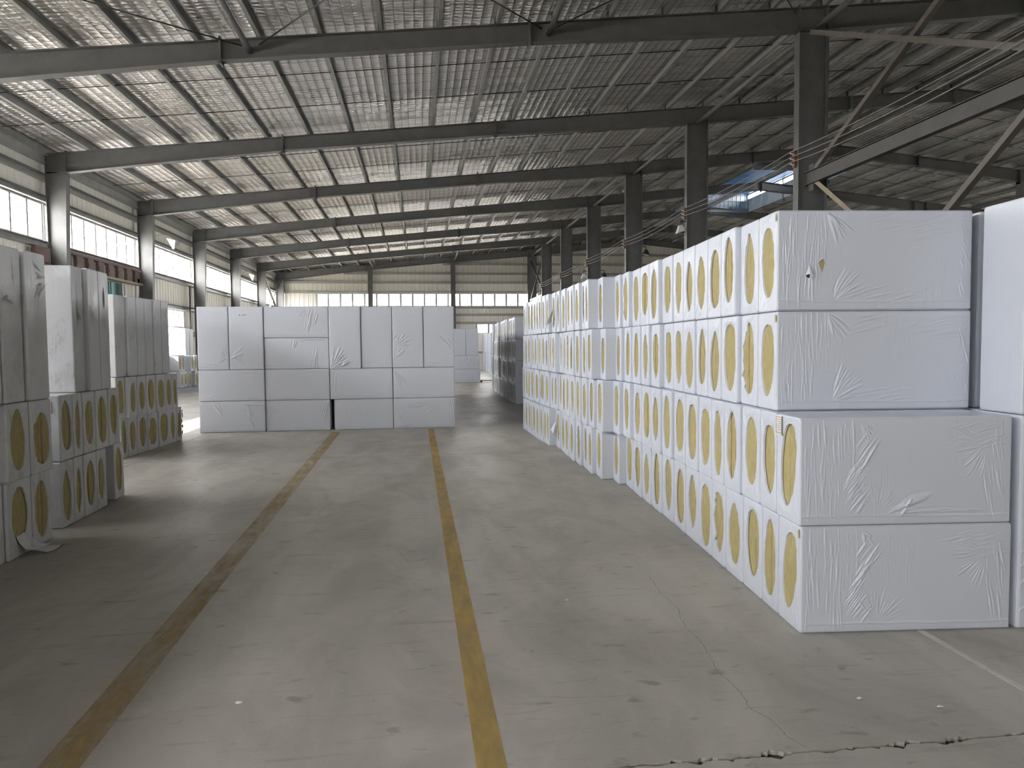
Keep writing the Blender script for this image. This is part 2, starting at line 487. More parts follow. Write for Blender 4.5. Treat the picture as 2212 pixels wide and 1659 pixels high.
for k, x in enumerate(PX):
    if MX0 < x < 15.1:
        for a, b in ((YN, MY0), (MY1, YG)): purlin_mesh(a, b, False).obj('purlin', PURLIN, ceil, (x, 0, zr(x)))
    else:
        link('purlin', pl[0], None, ceil, (x, 0, zr(x)))
    xm = 2 * RIDGE - x
    if 15.5 < xm < MX1:
        for a, b in ((YN, MY0), (MY1, YG)): purlin_mesh(a, b, True).obj('purlin', PURLIN, ceil, (xm, 0, zr(xm)))
    else:
        link('purlin', pl[1], None, ceil, (xm, 0, zr(xm)))
FR = [7.8 + 6 * k for k in range(7)] + [49.5]
for k in range(7):
    for dy in (2.0, 4.0):
        if FR[k] + dy > 49: continue
        m = MB(); yy = FR[k] + dy
        m.bar((-9.0, yy, zr(-9.0) + 0.09), (13.3, yy, zr(13.3) + 0.09), 0.014, 0.014)
        m.bar((17.5, yy, zr(17.5) + 0.09), (39, yy, zr(39) + 0.09), 0.014, 0.014)
        m.obj('sag_rod', DARKST, ceil)
# eave channel along the left wall
m = MB(); m.box(-9.17, -9.02, YN, 49.4, 6.20, 6.40); m.box(-9.02, -8.97, YN, 49.4, 6.385, 6.40); m.box(-9.02, -8.99, YN, 49.4, 6.20, 6.215)
m.obj('eave_channel', PURLIN, ceil)

# steel portal frames
def seg(m, xa, xb, y, fw=0.2):
    n = max(1, int(abs(xb - xa) / 2.0))
    for i in range(n):
        a = xa + (xb - xa) * i / n; b = xa + (xb - xa) * (i + 1) / n
        ta, tb = zr(a), zr(b); ba, bb = ta - depth(a), tb - depth(b)
        def q(x, yl, yh, zl, zh): return [(x, yl, zl), (x, yh, zl), (x, yh, zh), (x, yl, zh)]
        m.hexa(q(a, y - fw / 2, y + fw / 2, ta - 0.014, ta - 0.001), q(b, y - fw / 2, y + fw / 2, tb - 0.014, tb - 0.001))
        m.hexa(q(a, y - fw / 2, y + fw / 2, ba, ba + 0.014), q(b, y - fw / 2, y + fw / 2, bb, bb + 0.014))
        m.hexa(q(a, y - 0.005, y + 0.005, ba + 0.014, ta - 0.014), q(b, y - 0.005, y + 0.005, bb + 0.014, tb - 0.014))
cleat = MB(); cleat.add([(-0.005, -0.06, 0), (-0.005, 0.06, 0), (-0.005, 0.03, 0.15), (-0.005, -0.03, 0.15), (-0.012, -0.06, 0), (-0.012, 0.06, 0), (-0.012, 0.03, 0.15), (-0.012, -0.03, 0.15)],
                        [(0, 1, 2, 3), (7, 6, 5, 4), (0, 4, 5, 1), (1, 5, 6, 2), (2, 6, 7, 3), (3, 7, 4, 0)])
cleat.box(-0.05, 0.05, -0.07, 0.07, 0.0, 0.008)
cleat_me = cleat.mesh('purlin_cleat', DARKST)
num = ['nearest, mostly out of view above', 'second', 'third', 'fourth', 'fifth', 'sixth', 'seventh', 'last']
frame_desc = ['dark grey steel portal frame behind the camera side cross bracing',
              'nearest dark grey steel portal frame crossing the top of the view',
              'second dark grey steel portal frame, its column behind the tall wrapped bales',
              'third dark grey steel portal frame counted from the camera',
              'fourth dark grey steel portal frame counted from the camera',
              'fifth dark grey steel portal frame counted from the camera',
              'sixth dark grey steel portal frame, last before the gable wall',
              'steel gable frame with wind posts standing against the far wall']
for k, y in enumerate(FR):
    fr = empty('portal_frame', (0, y, 0), label=frame_desc[k], cat='steel frame', group='portal frames carrying the roof')
    last = k == len(FR) - 1
    cuts = [-9.03, -3.35, 2.11, 7.94, 12.1, RIDGE]
    for a, b in zip(cuts, cuts[1:]):
        m = MB(); seg(m, a, b, 0); m.obj('rafter', STEEL, fr)
        m = MB(); seg(m, 2 * RIDGE - b, 2 * RIDGE - a, 0); m.obj('rafter', STEEL, fr)
    for x in (-3.35, 2.11, 12.1, RIDGE, 2 * RIDGE - 12.1):
        d = depth(x); m = MB()
        m.box(x - 0.016, x + 0.016, -0.115, 0.115, zr(x) - d - 0.06, zr(x) + 0.05)
        for s in (-1, 1):
            m.add([(x - 0.09, 0.004 * s, zr(x) - d), (x, 0.004 * s, zr(x) - d - 0.06), (x + 0.09, 0.004 * s, zr(x) - d), (x, 0.0, zr(x) - d)], [(0, 1, 2, 3)])
        m.obj('splice_plate', STEEL, fr)
    # outer tapered columns
    for s, ox in ((1, 0), (-1, 2 * RIDGE)):
        m = MB()
        def X(v): return ox + s * v
        zt = zr(-9.03) - 0.015
        it, ib = -8.54, -8.72
        zi = zr(-8.54) - depth(-8.54)
        def q(xa, xb, yl, yh, z): 
            a, b = sorted((X(xa), X(xb))); return [(a, yl, z), (b, yl, z), (b, yh, z), (a, yh, z)]
        m.hexa(q(-9.03, -9.016, -0.1, 0.1, 0), q(-9.03, -9.016, -0.1, 0.1, zt))
        m.hexa(q(ib - 0.014, ib, -0.1, 0.1, 0), q(it - 0.014, it, -0.1, 0.1, zi))
        m.hexa(q(-9.016, ib - 0.014, -0.005, 0.005, 0), q(-9.016, it - 0.014, -0.005, 0.005, zi))
        m.hexa(q(-9.016, it, -0.1, 0.1, zi - 0.007), q(-9.016, it, -0.1, 0.1, zi + 0.007))
        m.obj('column', STEEL, fr)
        m = MB(); m.hexa(q(it - 0.012, it, -0.11, 0.11, zi), q(it - 0.012, it, -0.11, 0.11, zr(-8.54) + 0.04)); m.obj('knee_plate', STEEL, fr)
        m = MB(); zc = zr(7.34) - depth(7.34)
        for (a, b) in ((7.34, 7.354), (7.926, 7.94)): m.hexa(q(a, b, -0.1, 0.1, 0), q(a, b, -0.1, 0.1, zc + 0.02 + (0.05 if a > 7.5 else 0)))
        m.hexa(q(7.354, 7.926, -0.005, 0.005, 0), q(7.354, 7.926, -0.005, 0.005, zc + 0.03))
        m.obj('column', STEEL, fr)
        for xx in (7.347, 7.933):
            m = MB(); m.hexa(q(xx - 0.007, xx + 0.007, -0.105, 0.105, zc), q(xx - 0.007, xx + 0.007, -0.105, 0.105, zr(7.6) + 0.03)); m.obj('stiffener', STEEL, fr)
    if last:
        for x in (-3.05, 2.35):
            zt = zr(x) - depth(x); m = MB()
            m.box(x - 0.15, x - 0.14, -0.09, 0.09, 0, zt); m.box(x + 0.14, x + 0.15, -0.09, 0.09, 0, zt); m.box(x - 0.14, x + 0.14, -0.004, 0.004, 0, zt)
            m.obj('wind_post', STEEL, fr)
    if k > 0:
        for x in PX[1:]:
            if MX0 < x < MX1 and MY0 < y < MY1: continue
            link('purlin_cleat', cleat_me, None, fr, (x - 0.01, 0, zr(x)))
            xm = 2 * RIDGE - x
            if xm < 26: link('purlin_cleat', cleat_me, None, fr, (xm + 0.03, 0, zr(xm)))

# longitudinal struts and bracing
for k in range(len(FR) - 1):
    m = MB(); zc = zr(7.6) - 0.42
    m.tube([(7.64, FR[k] + 0.01, zc), (7.64, FR[k + 1] - 0.01, zc)], 0.055, 12)
    tag(m.obj('column_strut', STEEL, smooth=True), 'round grey steel strut joining the %s pair of inner column heads' % ['first', 'second', 'third', 'fourth', 'fifth', 'sixth', 'farthest'][k], 'strut', 'struts joining the inner column heads')
for ya, yb, nm in ((7.8, 13.8, 'near'), (43.8, 49.5, 'far')):
    for x in (-2.86, 2.475):
        z = zr(x) - 0.20
        m = MB(); m.tube([(x, ya + 0.01, z), (x, yb - 0.01, z)], 0.05, 12)
        tag(m.obj('roof_strut', STEEL, smooth=True), 'round steel strut between rafters in the %s braced bay, %s' % (('nearest' if nm == 'near' else 'farthest'), 'on the window side' if x < 0 else 'on the column side'), 'strut')
    for i, (xa, xb) in enumerate(((-8.6, -3.0), (-2.7, 2.35), (2.6, 7.3))):
        for (p, q) in (((xa, ya + 0.02), (xb, yb - 0.02)), ((xb, ya + 0.02), (xa, yb - 0.02))):
            m = MB(); m.tube([(p[0], p[1], zr(p[0]) - 0.1), (q[0], q[1], zr(q[0]) - 0.1)], 0.012, 6)
            tag(m.obj('brace_rod', DARKST, smooth=True), 'thin diagonal rod under roof, %s braced bay, %s panel, running %s' % (('nearest' if nm == 'near' else 'farthest'), ['window-side', 'middle', 'column-side'][i], 'inward' if p[0] < q[0] else 'outward'), 'brace rod')
def angle_bar(p, q, mat, label, wdt=0.09):
    m = MB(); p = Vector(p); q = Vector(q)
    d = (q - p).normalized(); x = Vector((1, 0, 0)); n = d.cross(x).normalized()
    def leg(o, a, b, t):
        c = [o - a * 0 - b * 0, o + a, o + a + b, o + b]
        m.hexa([p + v for v in c], [q + v for v in c])
    leg(Vector((0, 0, 0)), x * 0.008, n * wdt, 0); leg(x * 0.008, x * wdt, n * 0.008, 0)
    m2 = m.obj('brace_angle', mat)
    return tag(m2, label, 'brace', 'angle braces between the inner columns')
XB = 7.50
angle_bar((XB, 13.55, 4.80), (XB, 7.95, 7.55), RUSTY, 'upper diagonal angle brace rising from the nearest column towards the camera')
angle_bar((XB - 0.02, 13.6, 7.48), (XB - 0.02, 7.95, 4.95), RUSTY, 'upper diagonal angle brace descending from the nearest column head, rust stained')
angle_bar((XB, 13.45, 4.68), (XB, 7.95, 0.95), YELLOWED, 'yellowed lower diagonal brace descending from the nearest column behind the bales')
angle_bar((XB - 0.03, 13.45, 0.87), (XB - 0.03, 7.95, 4.72), RUSTY, 'rusty lower diagonal brace rising behind the bales towards the camera')
m = MB(); m.box(XB - 0.06, XB + 0.06, 7.9, 13.7, 4.645, 4.655); m.box(XB - 0.06, XB + 0.06, 7.9, 13.7, 4.885, 4.895); m.box(XB - 0.005, XB + 0.005, 7.9, 13.7, 4.655, 4.885)
for yy in (7.95, 13.5): m.box(XB - 0.007, XB + 0.007, yy - 0.09, yy + 0.09, 4.52, 5.02)
tag(m.obj('tie_bar', DARKTIE), 'horizontal grey tie bar at mid height of the nearest inner column', 'tie bar')
for i, (p, q) in enumerate((((XB, 43.95, 4.7), (XB, 49.35, 7.3)), ((XB, 43.95, 7.3), (XB, 49.35, 4.7)), ((XB, 43.95, 0.4), (XB, 49.35, 4.6)), ((XB, 43.95, 4.6), (XB, 49.35, 0.4)))):
    angle_bar(p, q, RUSTY, ['upper brace rising to the far gable column', 'upper brace falling to the far gable column', 'lower brace rising to the far gable column', 'lower brace falling to the far gable column'][i] + ' in the last bay')
m = MB(); m.bar((XB, 43.9, 4.65), (XB, 49.4, 4.65), 0.1, 0.12); tag(m.obj('tie_bar', STEEL), 'short grey tie bar between the last inner column and the gable', 'tie bar')
for i, (p, q) in enumerate((((-8.75, 43.95, 5.9), (-8.75, 49.35, 3.2)), ((-8.77, 43.95, 3.2), (-8.77, 49.35, 5.9)))):
    angle_bar(p, q, PURLIN, ['pale angle brace falling towards the far gable beside the windows', 'pale angle brace rising towards the far gable beside the windows'][i])

# ---- left wall
def clad_profile(width):
    out = []; n = max(1, round(width / 0.29)); p = width / n
    for i in range(n):
        a = i * p
        out += [(a, 0.0), (a + p * 0.12, 0.0), (a + p * 0.18, 0.024), (a + p * 0.30, 0.024), (a + p * 0.36, 0.0), (a + p * 0.66, 0.0), (a + p * 0.68, 0.005), (a + p * 0.72, 0.005), (a + p * 0.74, 0.0)]
    out.append((width, 0.0)); out.append((width + 0.03, -0.003))
    return out
def sheet(width, zlo, zhi0, zhi1=None, axis='y'):
    """ribbed sheet; local run along +y (left wall, ribs to +x) or +x (gable, ribs to -y)"""
    zhi1 = zhi0 if zhi1 is None else zhi1
    P = clad_profile(width); vs = []; fs = []
    for t, d in P:
        zt = zhi0 + (zhi1 - zhi0) * t / width
        for z in (zlo, zt):
            vs.append((d, t, z) if axis == 'y' else (t, -d, z))
    for i in range(len(P) - 1):
        fs.append((2 * i, 2 * i + 2, 2 * i + 3, 2 * i + 1))
    m = MB(); m.add(vs, fs); return m
WZ0, WZ1 = 4.29, 5.22
wl = empty('wall_left', kind='structure')
low = sheet(0.87, 0, WZ0).mesh('cladding_sheet', CLAD); high = sheet(0.87, WZ1, 6.62).mesh('cladding_sheet', CLAD)
sill3 = sheet(0.87, 3.1, WZ0).mesh('cladding_sheet', CLAD); foot3 = sheet(0.87, 0, 1.5).mesh('cladding_sheet', CLAD)
ny = 69; y0 = YN; wy = (YG - YN) / ny
SW0 = y0 + 44 * wy; SW1 = y0 + 47 * wy        # little window
for i in range(ny):
    y = y0 + i * wy
    me = low
    if 44 <= i < 47: link('cladding_sheet', foot3, None, wl, (XW, y, 0)); me = sill3
    link('cladding_sheet', me, None, wl, (XW, y, 0))
    link('cladding_sheet', high, None, wl, (XW, y, 0))
for z in (2.2, 3.18, 4.19, 5.32, 5.86):
    a, b = (YN, YG - 0.2)
    spans = [(a, b)]
    if z < 3.1: spans = [(a, 19.5), (26.1, SW0 - 0.1), (SW1 + 0.1, b)]
    elif z < 4.1: spans = [(a, 20.2), (25.6, b)]
    for p, q in spans:
        m = MB(); m.box(XW + 0.024, XW + 0.028, p, q, z - 0.08, z + 0.08); m.box(XW + 0.028, XW + 0.165, p, q, z + 0.076, z + 0.08); m.box(XW + 0.028, XW + 0.165, p, q, z - 0.08, z - 0.076); m.box(XW + 0.161, XW + 0.165, p, q, z - 0.08, z - 0.05)
        m.obj('girt', PURLIN, wl)
# strip windows bay by bay
wn = [0]
def strip_window(x, ya, yb, z0, z1, n, axis='y', glass=GLASS, name=None, transom=None):
    wn[0] += 1
    wdw = empty(name or 'window_%d' % wn[0], kind='structure')
    def B(a0, a1, d0, d1, zz0, zz1):
        m = MB()
        if axis == 'y': m.box(x + d0, x + d1, a0, a1, zz0, zz1)
        else: m.box(a0, a1, x - d1, x - d0, zz0, zz1)
        return m
    t = 0.035
    B(ya, yb, -0.03, 0.05, z0, z0 + t).obj('window_sill', FRAMEG, wdw); B(ya, yb, -0.03, 0.05, z1 - t, z1).obj('window_head', FRAMEG, wdw)
    p = (yb - ya) / n; t = 0.12 if axis == 'x' else 0.07
    for i in range(n + 1):
        c = ya + p * i; a0, a1 = (c, c + t) if i == 0 else ((c - t, c) if i == n else (c - t / 2, c + t / 2))
        B(a0, a1, -0.05, 0.05, z0 + 0.035, z1 - 0.035).obj('mullion', FRAMEG, wdw)
        if i < n: B(c + t / 2, c + p - t / 2, 0.0, 0.004, z0 + 0.035, z1 - 0.035).obj('pane', glass, wdw)
    if transom: B(ya, yb, -0.022, 0.032, transom, transom + 0.05).obj('transom', FRAMEG, wdw)
    return wdw
edges = [YN, -4.2, 1.8] + FR[:-1] + [YG]
for a, b in zip(edges, edges[1:]):
    strip_window(XW, a + 0.02, b - 0.02, WZ0, WZ1, 8)
strip_window(XW, SW0, SW1, 1.5, 3.1, 4, transom=2.42)
m = MB(); m.box(XW - 0.05, XW + 0.02, SW1, SW1 + 0.12, 1.4, 3.15); m.obj('window_jamb', FRAMEG, wl)

# teal sliding door with its lattice header, under the window strip of the second bay
d1 = empty('door_1', kind='structure')
for (a, b, mt, dx) in ((20.9, 22.15, TEAL, 0.09), (22.17, 23.42, TEAL, 0.09), (23.60, 24.62, TEAL, 0.06)):
    m = MB(); m.box(XW + dx, XW + dx + 0.04, a, b, 0.02, 3.62)
    for yy in (a + 0.02, (a + b) / 2, b - 0.02): m.box(XW + dx + 0.04, XW + dx + 0.06, yy - 0.03, yy + 0.03, 0.02, 3.62)
    m.obj('door_leaf', mt, d1)
m = MB(); m.box(XW + 0.045, XW + 0.05, 23.42, 23.60, 0.02, 3.62); m.obj('glass_strip', GLASS_TEAL, d1)
m = MB(); m.box(XW + 0.10, XW + 0.22, 24.15, 24.27, 0, 3.62); m.obj('door_post', FRAMEG, d1)
hd = empty('door_header', (XW + 0.17, 0, 0), label='brown lattice header with square plates above the teal sliding door', cat='door header')
m = MB(); m.box(0, 0.12, 19.95, 25.6, 4.10, 4.16); m.obj('top_rail', BROWN, hd)
m = MB(); m.box(0, 0.16, 19.95, 25.6, 3.66, 3.73); m.obj('bottom_rail', YELLOWED, hd)
for i in range(8):
    yy = 20.35 + i * 0.68
    m = MB(); m.box(0.01, 0.10, yy, yy + 0.36, 3.73, 4.10); m.box(0.10, 0.11, yy + 0.03, yy + 0.33, 3.87, 3.96); m.obj('lattice_plate', BROWN, hd)
m = MB(); m.box(0.0, 0.11, 18.95, 19.6, 3.73, 4.08); m.box(0.0, 0.12, 18.8, 19.68, 3.62, 3.71); m.obj('end_bracket', BROWN, hd)
m = MB(); m.box(0, 0.1, 25.30, 25.55, 3.74, 3.98); m.obj('motor_box', DARKST, hd)
m = MB(); m.tube([(0.12, 25.42, 3.74), (0.14, 25.36, 3.5), (0.12, 25.3, 3.1), (0.12, 25.38, 2.7), (0.1, 25.42, 2.4)], 0.016, 6); m.obj('cable', DARKST, hd)

# wall-mounted twin reflector lamps between the columns
def wing_lamp(y, z, label):
    o = empty('wall_lamp', (XW + 0.17, y, z), label=label, cat='lamp', group='wing reflector lamps on the window wall')
    m = MB(); m.tube([(0, -0.9, 0.18), (0.10, -0.6, 0.28), (0.2, -0.3, 0.30), (0.28, 0.0, 0.2)], 0.014, 6); m.obj('conduit', GALV, o)
    m = MB(); m.tube([(0.28, 0, 0.2), (0.28, 0, -0.02)], 0.03, 8); m.obj('lamp_holder', WHITE, o)
    for s in (-1, 1):
        m = MB()
        m.hexa([(0.28, 0.01 * s, -0.16), (0.34, 0.01 * s, -0.14), (0.34, 0.03 * s, -0.12), (0.28, 0.03 * s, -0.14)],
               [(0.16, 0.30 * s, 0.20), (0.46, 0.27 * s, 0.12), (0.46, 0.275 * s, 0.125), (0.16, 0.305 * s, 0.205)])
        m.obj('reflector', WHITE, o)
wing_lamp(28.3, 5.36, 'white winged lamp on the window wall, the nearer of two')
wing_lamp(41.2, 5.36, 'white winged lamp on the window wall near the far gable')

# ---- far gable wall
wf = empty('wall_far', kind='structure')
nx = 56; wx = 0.87
for i in range(nx):
    x = -9.2 + wx * i; x1 = x + wx
    if x1 > XR + 0.3: break
    t0, t1 = zr(x) + 0.2, zr(x1) + 0.2
    strip = 3 <= i < 21
    if i in (15, 16): parts = [(0, 2.48), (3.1, 4.3)]
    else: parts = [(0, 4.3)]
    if not strip: parts.append((4.3, 5.13))
    for a, b in parts: sheet(wx, a, b, axis='x').obj('cladding_sheet', CLAD_GABLE, wf, (x, YG, 0))
    sheet(wx, 5.13, t0, t1, axis='x').obj('cladding_sheet', CLAD_GABLE, wf, (x, YG, 0))
for z in (1.2, 2.4, 3.18, 3.72, 4.21, 5.23, 5.87, 6.46, 7.1, 7.75):
    xa = -9.0 if z < 6.2 else (z + 0.35 - 7.31) / SL + 0.3
    spans = [(xa, 2 * RIDGE - xa)]
    if 2.3 < z < 3.0: spans = [(xa, 3.8), (5.7, 2 * RIDGE - xa)]
    for p, q in spans:
        m = MB(); m.box(p, q, YG - 0.19, YG - 0.03, z - 0.07, z + 0.07); m.obj('girt', PURLIN, wf)
strip_window(YG, -9.2 + 3 * wx, -9.2 + 21 * wx, 4.3, 5.13, 20, 'x')
strip_window(YG, -9.2 + 15 * wx, -9.2 + 17 * wx, 2.48, 3.1, 2, 'x')

# ---- walls outside the view: right side and near gable
m = MB(); m.box(XR, XR + 0.1, YN, YG, 0, WZ0); m.box(XR, XR + 0.1, YN, YG, WZ1, 6.5); tag(m.obj('wall_right', CLAD), kind='structure')
for a, b in zip(edges, edges[1:]): strip_window(XR, a, b, WZ0, WZ1, 8)
m = MB(); pass
def gz(xa, xb, z0):
    n = 6
    for i in range(n):
        a = xa + (xb - xa) * i / n; b = xa + (xb - xa) * (i + 1) / n
        m.hexa([(a, YN - 0.1, z0), (a, YN, z0), (a, YN, zr(a) + 0.16), (a, YN - 0.1, zr(a) + 0.16)], [(b, YN - 0.1, z0), (b, YN, z0), (b, YN, zr(b) + 0.16), (b, YN - 0.1, zr(b) + 0.16)])
gz(-9.3, RIDGE, 5.13); gz(RIDGE, XR, 5.13); m.box(-9.3, XR, YN - 0.1, YN, 0, 4.3); m.box(-9.3, -6.6, YN - 0.1, YN, 4.3, 5.13); m.box(-0.5, XR, YN - 0.1, YN, 4.3, 5.13)
tag(m.obj('wall_near', CLAD), kind='structure')
strip_window(YN - 0.05, -6.6, -0.5, 4.3, 5.13, 8, 'x')  # unseen window strip added, its width set to light the camera-facing bale sides

# ridge ventilator with an open slit
rv = empty('ridge_ventilator', (0, 0, 0), label='raised ridge ventilator with blue sheeting and a bright open slit', cat='roof vent')
VB = mat_cladding('blue_roof_sheet', (0.10, 0.30, 0.62))
zt = 9.55
for i in range(9):
    x = 13.4 + i * 0.45
    sheet(0.45, 8.62, zt + 0.1, axis='x').obj('end_sheet', CLAD_MON, rv, (x, 37.82, 0))
m = MB(); m.box(13.4, 17.47, 28.5, 28.55, 8.55, zt + 0.1); m.obj('end_panel', CLAD_MON, rv)
m = MB(); m.box(13.35, 13.4, 28.5, 37.85, 8.6, zt + 0.1); m.obj('side_panel', CLAD_MON, rv)
for i in range(10):
    a = 28.4 + i * 0.96
    m = MB(); m.hexa([(13.2, a, zt), (RIDGE, a, zt + 0.22), (RIDGE, a, zt + 0.25), (13.2, a, zt + 0.03)], [(13.2, a + 0.95, zt), (RIDGE, a + 0.95, zt + 0.22), (RIDGE, a + 0.95, zt + 0.25), (13.2, a + 0.95, zt + 0.03)])
    m.hexa([(RIDGE, a, zt + 0.22), (17.8, a, zt - 0.06), (17.8, a, zt - 0.03), (RIDGE, a, zt + 0.25)], [(RIDGE, a + 0.95, zt + 0.22), (17.8, a + 0.95, zt - 0.06), (17.8, a + 0.95, zt - 0.03), (RIDGE, a + 0.95, zt + 0.25)])
    m.obj('roof_sheet', VB, rv)
for x in (13.5, 14.9, 16.3, 17.4):
    m = MB(); m.box(x - 0.03, x + 0.03, 28.6, 37.7, zt - 0.12, zt - 0.05); m.obj('vent_purlin', PURLIN, rv)
for y in (30.0, 33.9, 37.74):
    m = MB(); m.box(17.38, 17.46, y - 0.04, y + 0.04, 8.4, zt - 0.03); m.obj('vent_post', STEEL, rv)
m = MB(); m.box(13.4, 17.46, 37.70, 37.78, 8.55, 8.66); m.box(13.4, 17.46, 37.72, 37.78, 9.12, 9.16); m.obj('end_rail', PURLIN, rv)
m = MB(); m.box(17.40, 17.46, 28.6, 37.8, 8.55, 9.24); m.obj('kerb', CLAD_MON, rv)

# overhead wires on the inner columns, with insulator brackets and floodlights
for k, y in enumerate(FR[1:7]):
    o = empty('wire_bracket', (7.34, y, 0), label='brown insulator bracket on the %s inner column' % ['nearest', 'second', 'third', 'fourth', 'fifth', 'sixth'][k], cat='bracket', group='wire brackets on the inner columns')
    m = MB(); m.box(-0.05, 0.0, -0.05, 0.05, 5.02, 5.36); m.obj('backplate', CERAMIC, o)
    for z in (5.30, 5.20, 5.10):
        m = MB(); m.tube([(-0.03, 0, z - 0.03), (-0.11, 0, z - 0.01), (-0.12, 0, z + 0.0)], 0.016, 6); m.obj('insulator', WHITE, o)
for i, z in enumerate((5.315, 5.215, 5.115)):
    m = MB()
    ys_ = FR[0:7]
    pts = []
    for a, b in zip(ys_, ys_[1:]):
        for t in range(10):
            u = t / 10; pts.append((7.22, a + (b - a) * u, z - 0.30 * u * (1 - u) * (1 + 0.25 * i)))
    pts.append((7.22, ys_[-1], z))
    m.tube(pts, 0.009, 5)
    tag(m.obj('overhead_wire', COPPER), ['topmost', 'middle', 'lowest'][i] + ' of the three sagging wires strung along the inner columns', 'wire')
def flood(x, y, z, side, white, label):
    o = empty('floodlight', (x, y, z), label=label, cat='floodlight', group='floodlights on the inner columns')
    m = MB(); m.bar((0, 0, 0.12), (side * 0.16, -0.02, 0.12), 0.03, 0.03); m.bar((side * 0.16, -0.02, 0.14), (side * 0.16, -0.02, -0.02), 0.02, 0.03); m.obj('bracket', DARKST, o)
    m = MB()
    a = [(side * 0.06, -0.13, -0.14), (side * 0.26, -0.13, -0.20), (side * 0.26, 0.09, -0.20), (side * 0.06, 0.09, -0.14)]
    b = [(side * 0.12, -0.09, 0.02), (side * 0.20, -0.09, 0.0), (side * 0.20, 0.05, 0.0), (side * 0.12, 0.05, 0.02)]
    m.hexa(a, b); m.obj('housing', WHITE if white else BLACKP, o)
    m = MB(); m.hexa([(side * 0.07, -0.12, -0.146), (side * 0.25, -0.12, -0.20), (side * 0.25, 0.08, -0.20), (side * 0.07, 0.08, -0.146)], [(side * 0.07, -0.12, -0.151), (side * 0.25, -0.12, -0.207), (side * 0.25, 0.08, -0.207), (side * 0.07, 0.08, -0.151)]); m.obj('lens', PAPER, o)
flood(7.34, 19.8, 4.86, -1, True, 'white floodlight on the second inner column from the camera')
flood(7.94, 25.8, 4.98, 1, False, 'black floodlight on the third inner column from the camera')
flood(7.34, 31.8, 4.72, -1, True, 'white floodlight on the fourth inner column from the camera')
flood(7.94, 31.8, 4.75, 1, False, 'black floodlight on the rear side of the fourth inner column')
flood(7.34, 43.8, 4.78, -1, True, 'small white floodlight on the inner column nearest the far gable')

# ------------------------------------------------------------------ wrapped bales
def rect_loop(T, H, r, nz, ny):
    """closed loop round a rectangle (y, z) with small cut corners, counter-clockwise seen from -x"""
    pts = []
    for i in range(ny + 1): pts.append((r + (T - 2 * r) * i / ny, 0.0))
    for i in range(nz + 1): pts.append((T, r + (H - 2 * r) * i / nz))
    for i in range(ny + 1): pts.append((T - r - (T - 2 * r) * i / ny, H))
    for i in range(nz + 1): pts.append((0.0, H - r - (H - 2 * r) * i / nz))
    return pts

def shift(loop, T, H, e):
    """loop inset by e"""
    return [(T / 2 + (y - T / 2) * (1 - 2 * e / T), H / 2 + (z - H / 2) * (1 - 2 * e / H)) for y, z in loop]

def film_mesh(L, T, H, hole=None, r=0.012, seed=0):
    """shrink film: rounded box from x=0 to L; the end at x=0 has an oval opening when hole is given"""
    R = random.Random(seed)
    m = MB(); lp = rect_loop(T, H, r, 9, 5); n = len(lp)
    rings = []
    if hole:
        cy, cz, a, b, p0, p1, tilt, tear = hole
        ov = []
        for y, z in lp:
            an = math.atan2((z - H / 2) / (H / 2), (y - T / 2) / (T / 2))
            c, s = math.cos(an), math.sin(an)
            pw = p1 if s > 0 else p0                      # top and bottom tips differ
            k = (abs(c) ** pw + abs(s) ** pw) ** (-1 / pw)
            wob = 1 + R.uniform(-0.02, 0.02)
            yy, zz = a * c * k * wob, b * s * k * wob
            if tear and c > 0.2 and R.random() < 0.7: yy += R.uniform(-0.02, 0.035)
            ov.append((cy + yy + tilt * zz, cz + zz))
        ov = [(min(max(y, 0.012), T - 0.012), min(max(z, 0.02), H - 0.02)) for y, z in ov]
        mid = [(o[0] * 0.5 + q[0] * 0.5, o[1] * 0.5 + q[1] * 0.5) for o, q in zip(ov, shift(lp, T, H, 0.012))]
        rings += [([0.016] * n, ov), ([0.004 + R.uniform(-0.002, 0.002) for _ in range(n)], [(o[0] + (q[0] - o[0]) * 0.05, o[1] + (q[1] - o[1]) * 0.05) for o, q in zip(ov, mid)]),
                  ([R.uniform(-0.004, 0.005) for _ in range(n)], mid)]
    rings += [([0.0 + R.uniform(0, 0.002) for _ in range(n)], shift(lp, T, H, 0.010)), ([0.004] * n, shift(lp, T, H, 0.003)), ([0.012] * n, lp)]
    for x in (L * 0.33, L * 0.66): rings.append(([x] * n, [(y + R.uniform(-0.003, 0.001) * (1 if y > T / 2 else -1), z) for y, z in lp]))
    rings += [([L - 0.012] * n, lp), ([L - 0.004] * n, shift(lp, T, H, 0.003)), ([L] * n, shift(lp, T, H, 0.012))]
    for xs_, ring in rings: m.v += [(x, y, z) for x, (y, z) in zip(xs_, ring)]
    for k in range(len(rings) - 1):
        for i in range(n):
            j = (i + 1) % n
            m.f.append((k * n + i, k * n + j, (k + 1) * n + j, (k + 1) * n + i))
    if not hole: m.f.append(tuple(range(n))[::-1])
    m.f.append(tuple((len(rings) - 1) * n + i for i in range(n)))
    return m

def fix_normals(me):
    import bmesh
    bm = bmesh.new(); bm.from_mesh(me); bmesh.ops.recalc_face_normals(bm, faces=bm.faces); bm.to_mesh(me); bm.free()

def rand_hole(T, H, R, big=False):
    a = T * R.uniform(0.30, 0.375); b = H * R.uniform(0.35, 0.41)
    p0, p1 = R.choice([2.0, 2.3, 1.7, 2.6]), R.choice([2.0, 2.4, 1.6, 2.8, 2.0])
    return [T / 2 + R.uniform(-0.012, 0.012), H / 2 + R.uniform(-0.02, 0.02), a, b, p0, p1, R.uniform(-0.035, 0.035), R.random() < 0.10]

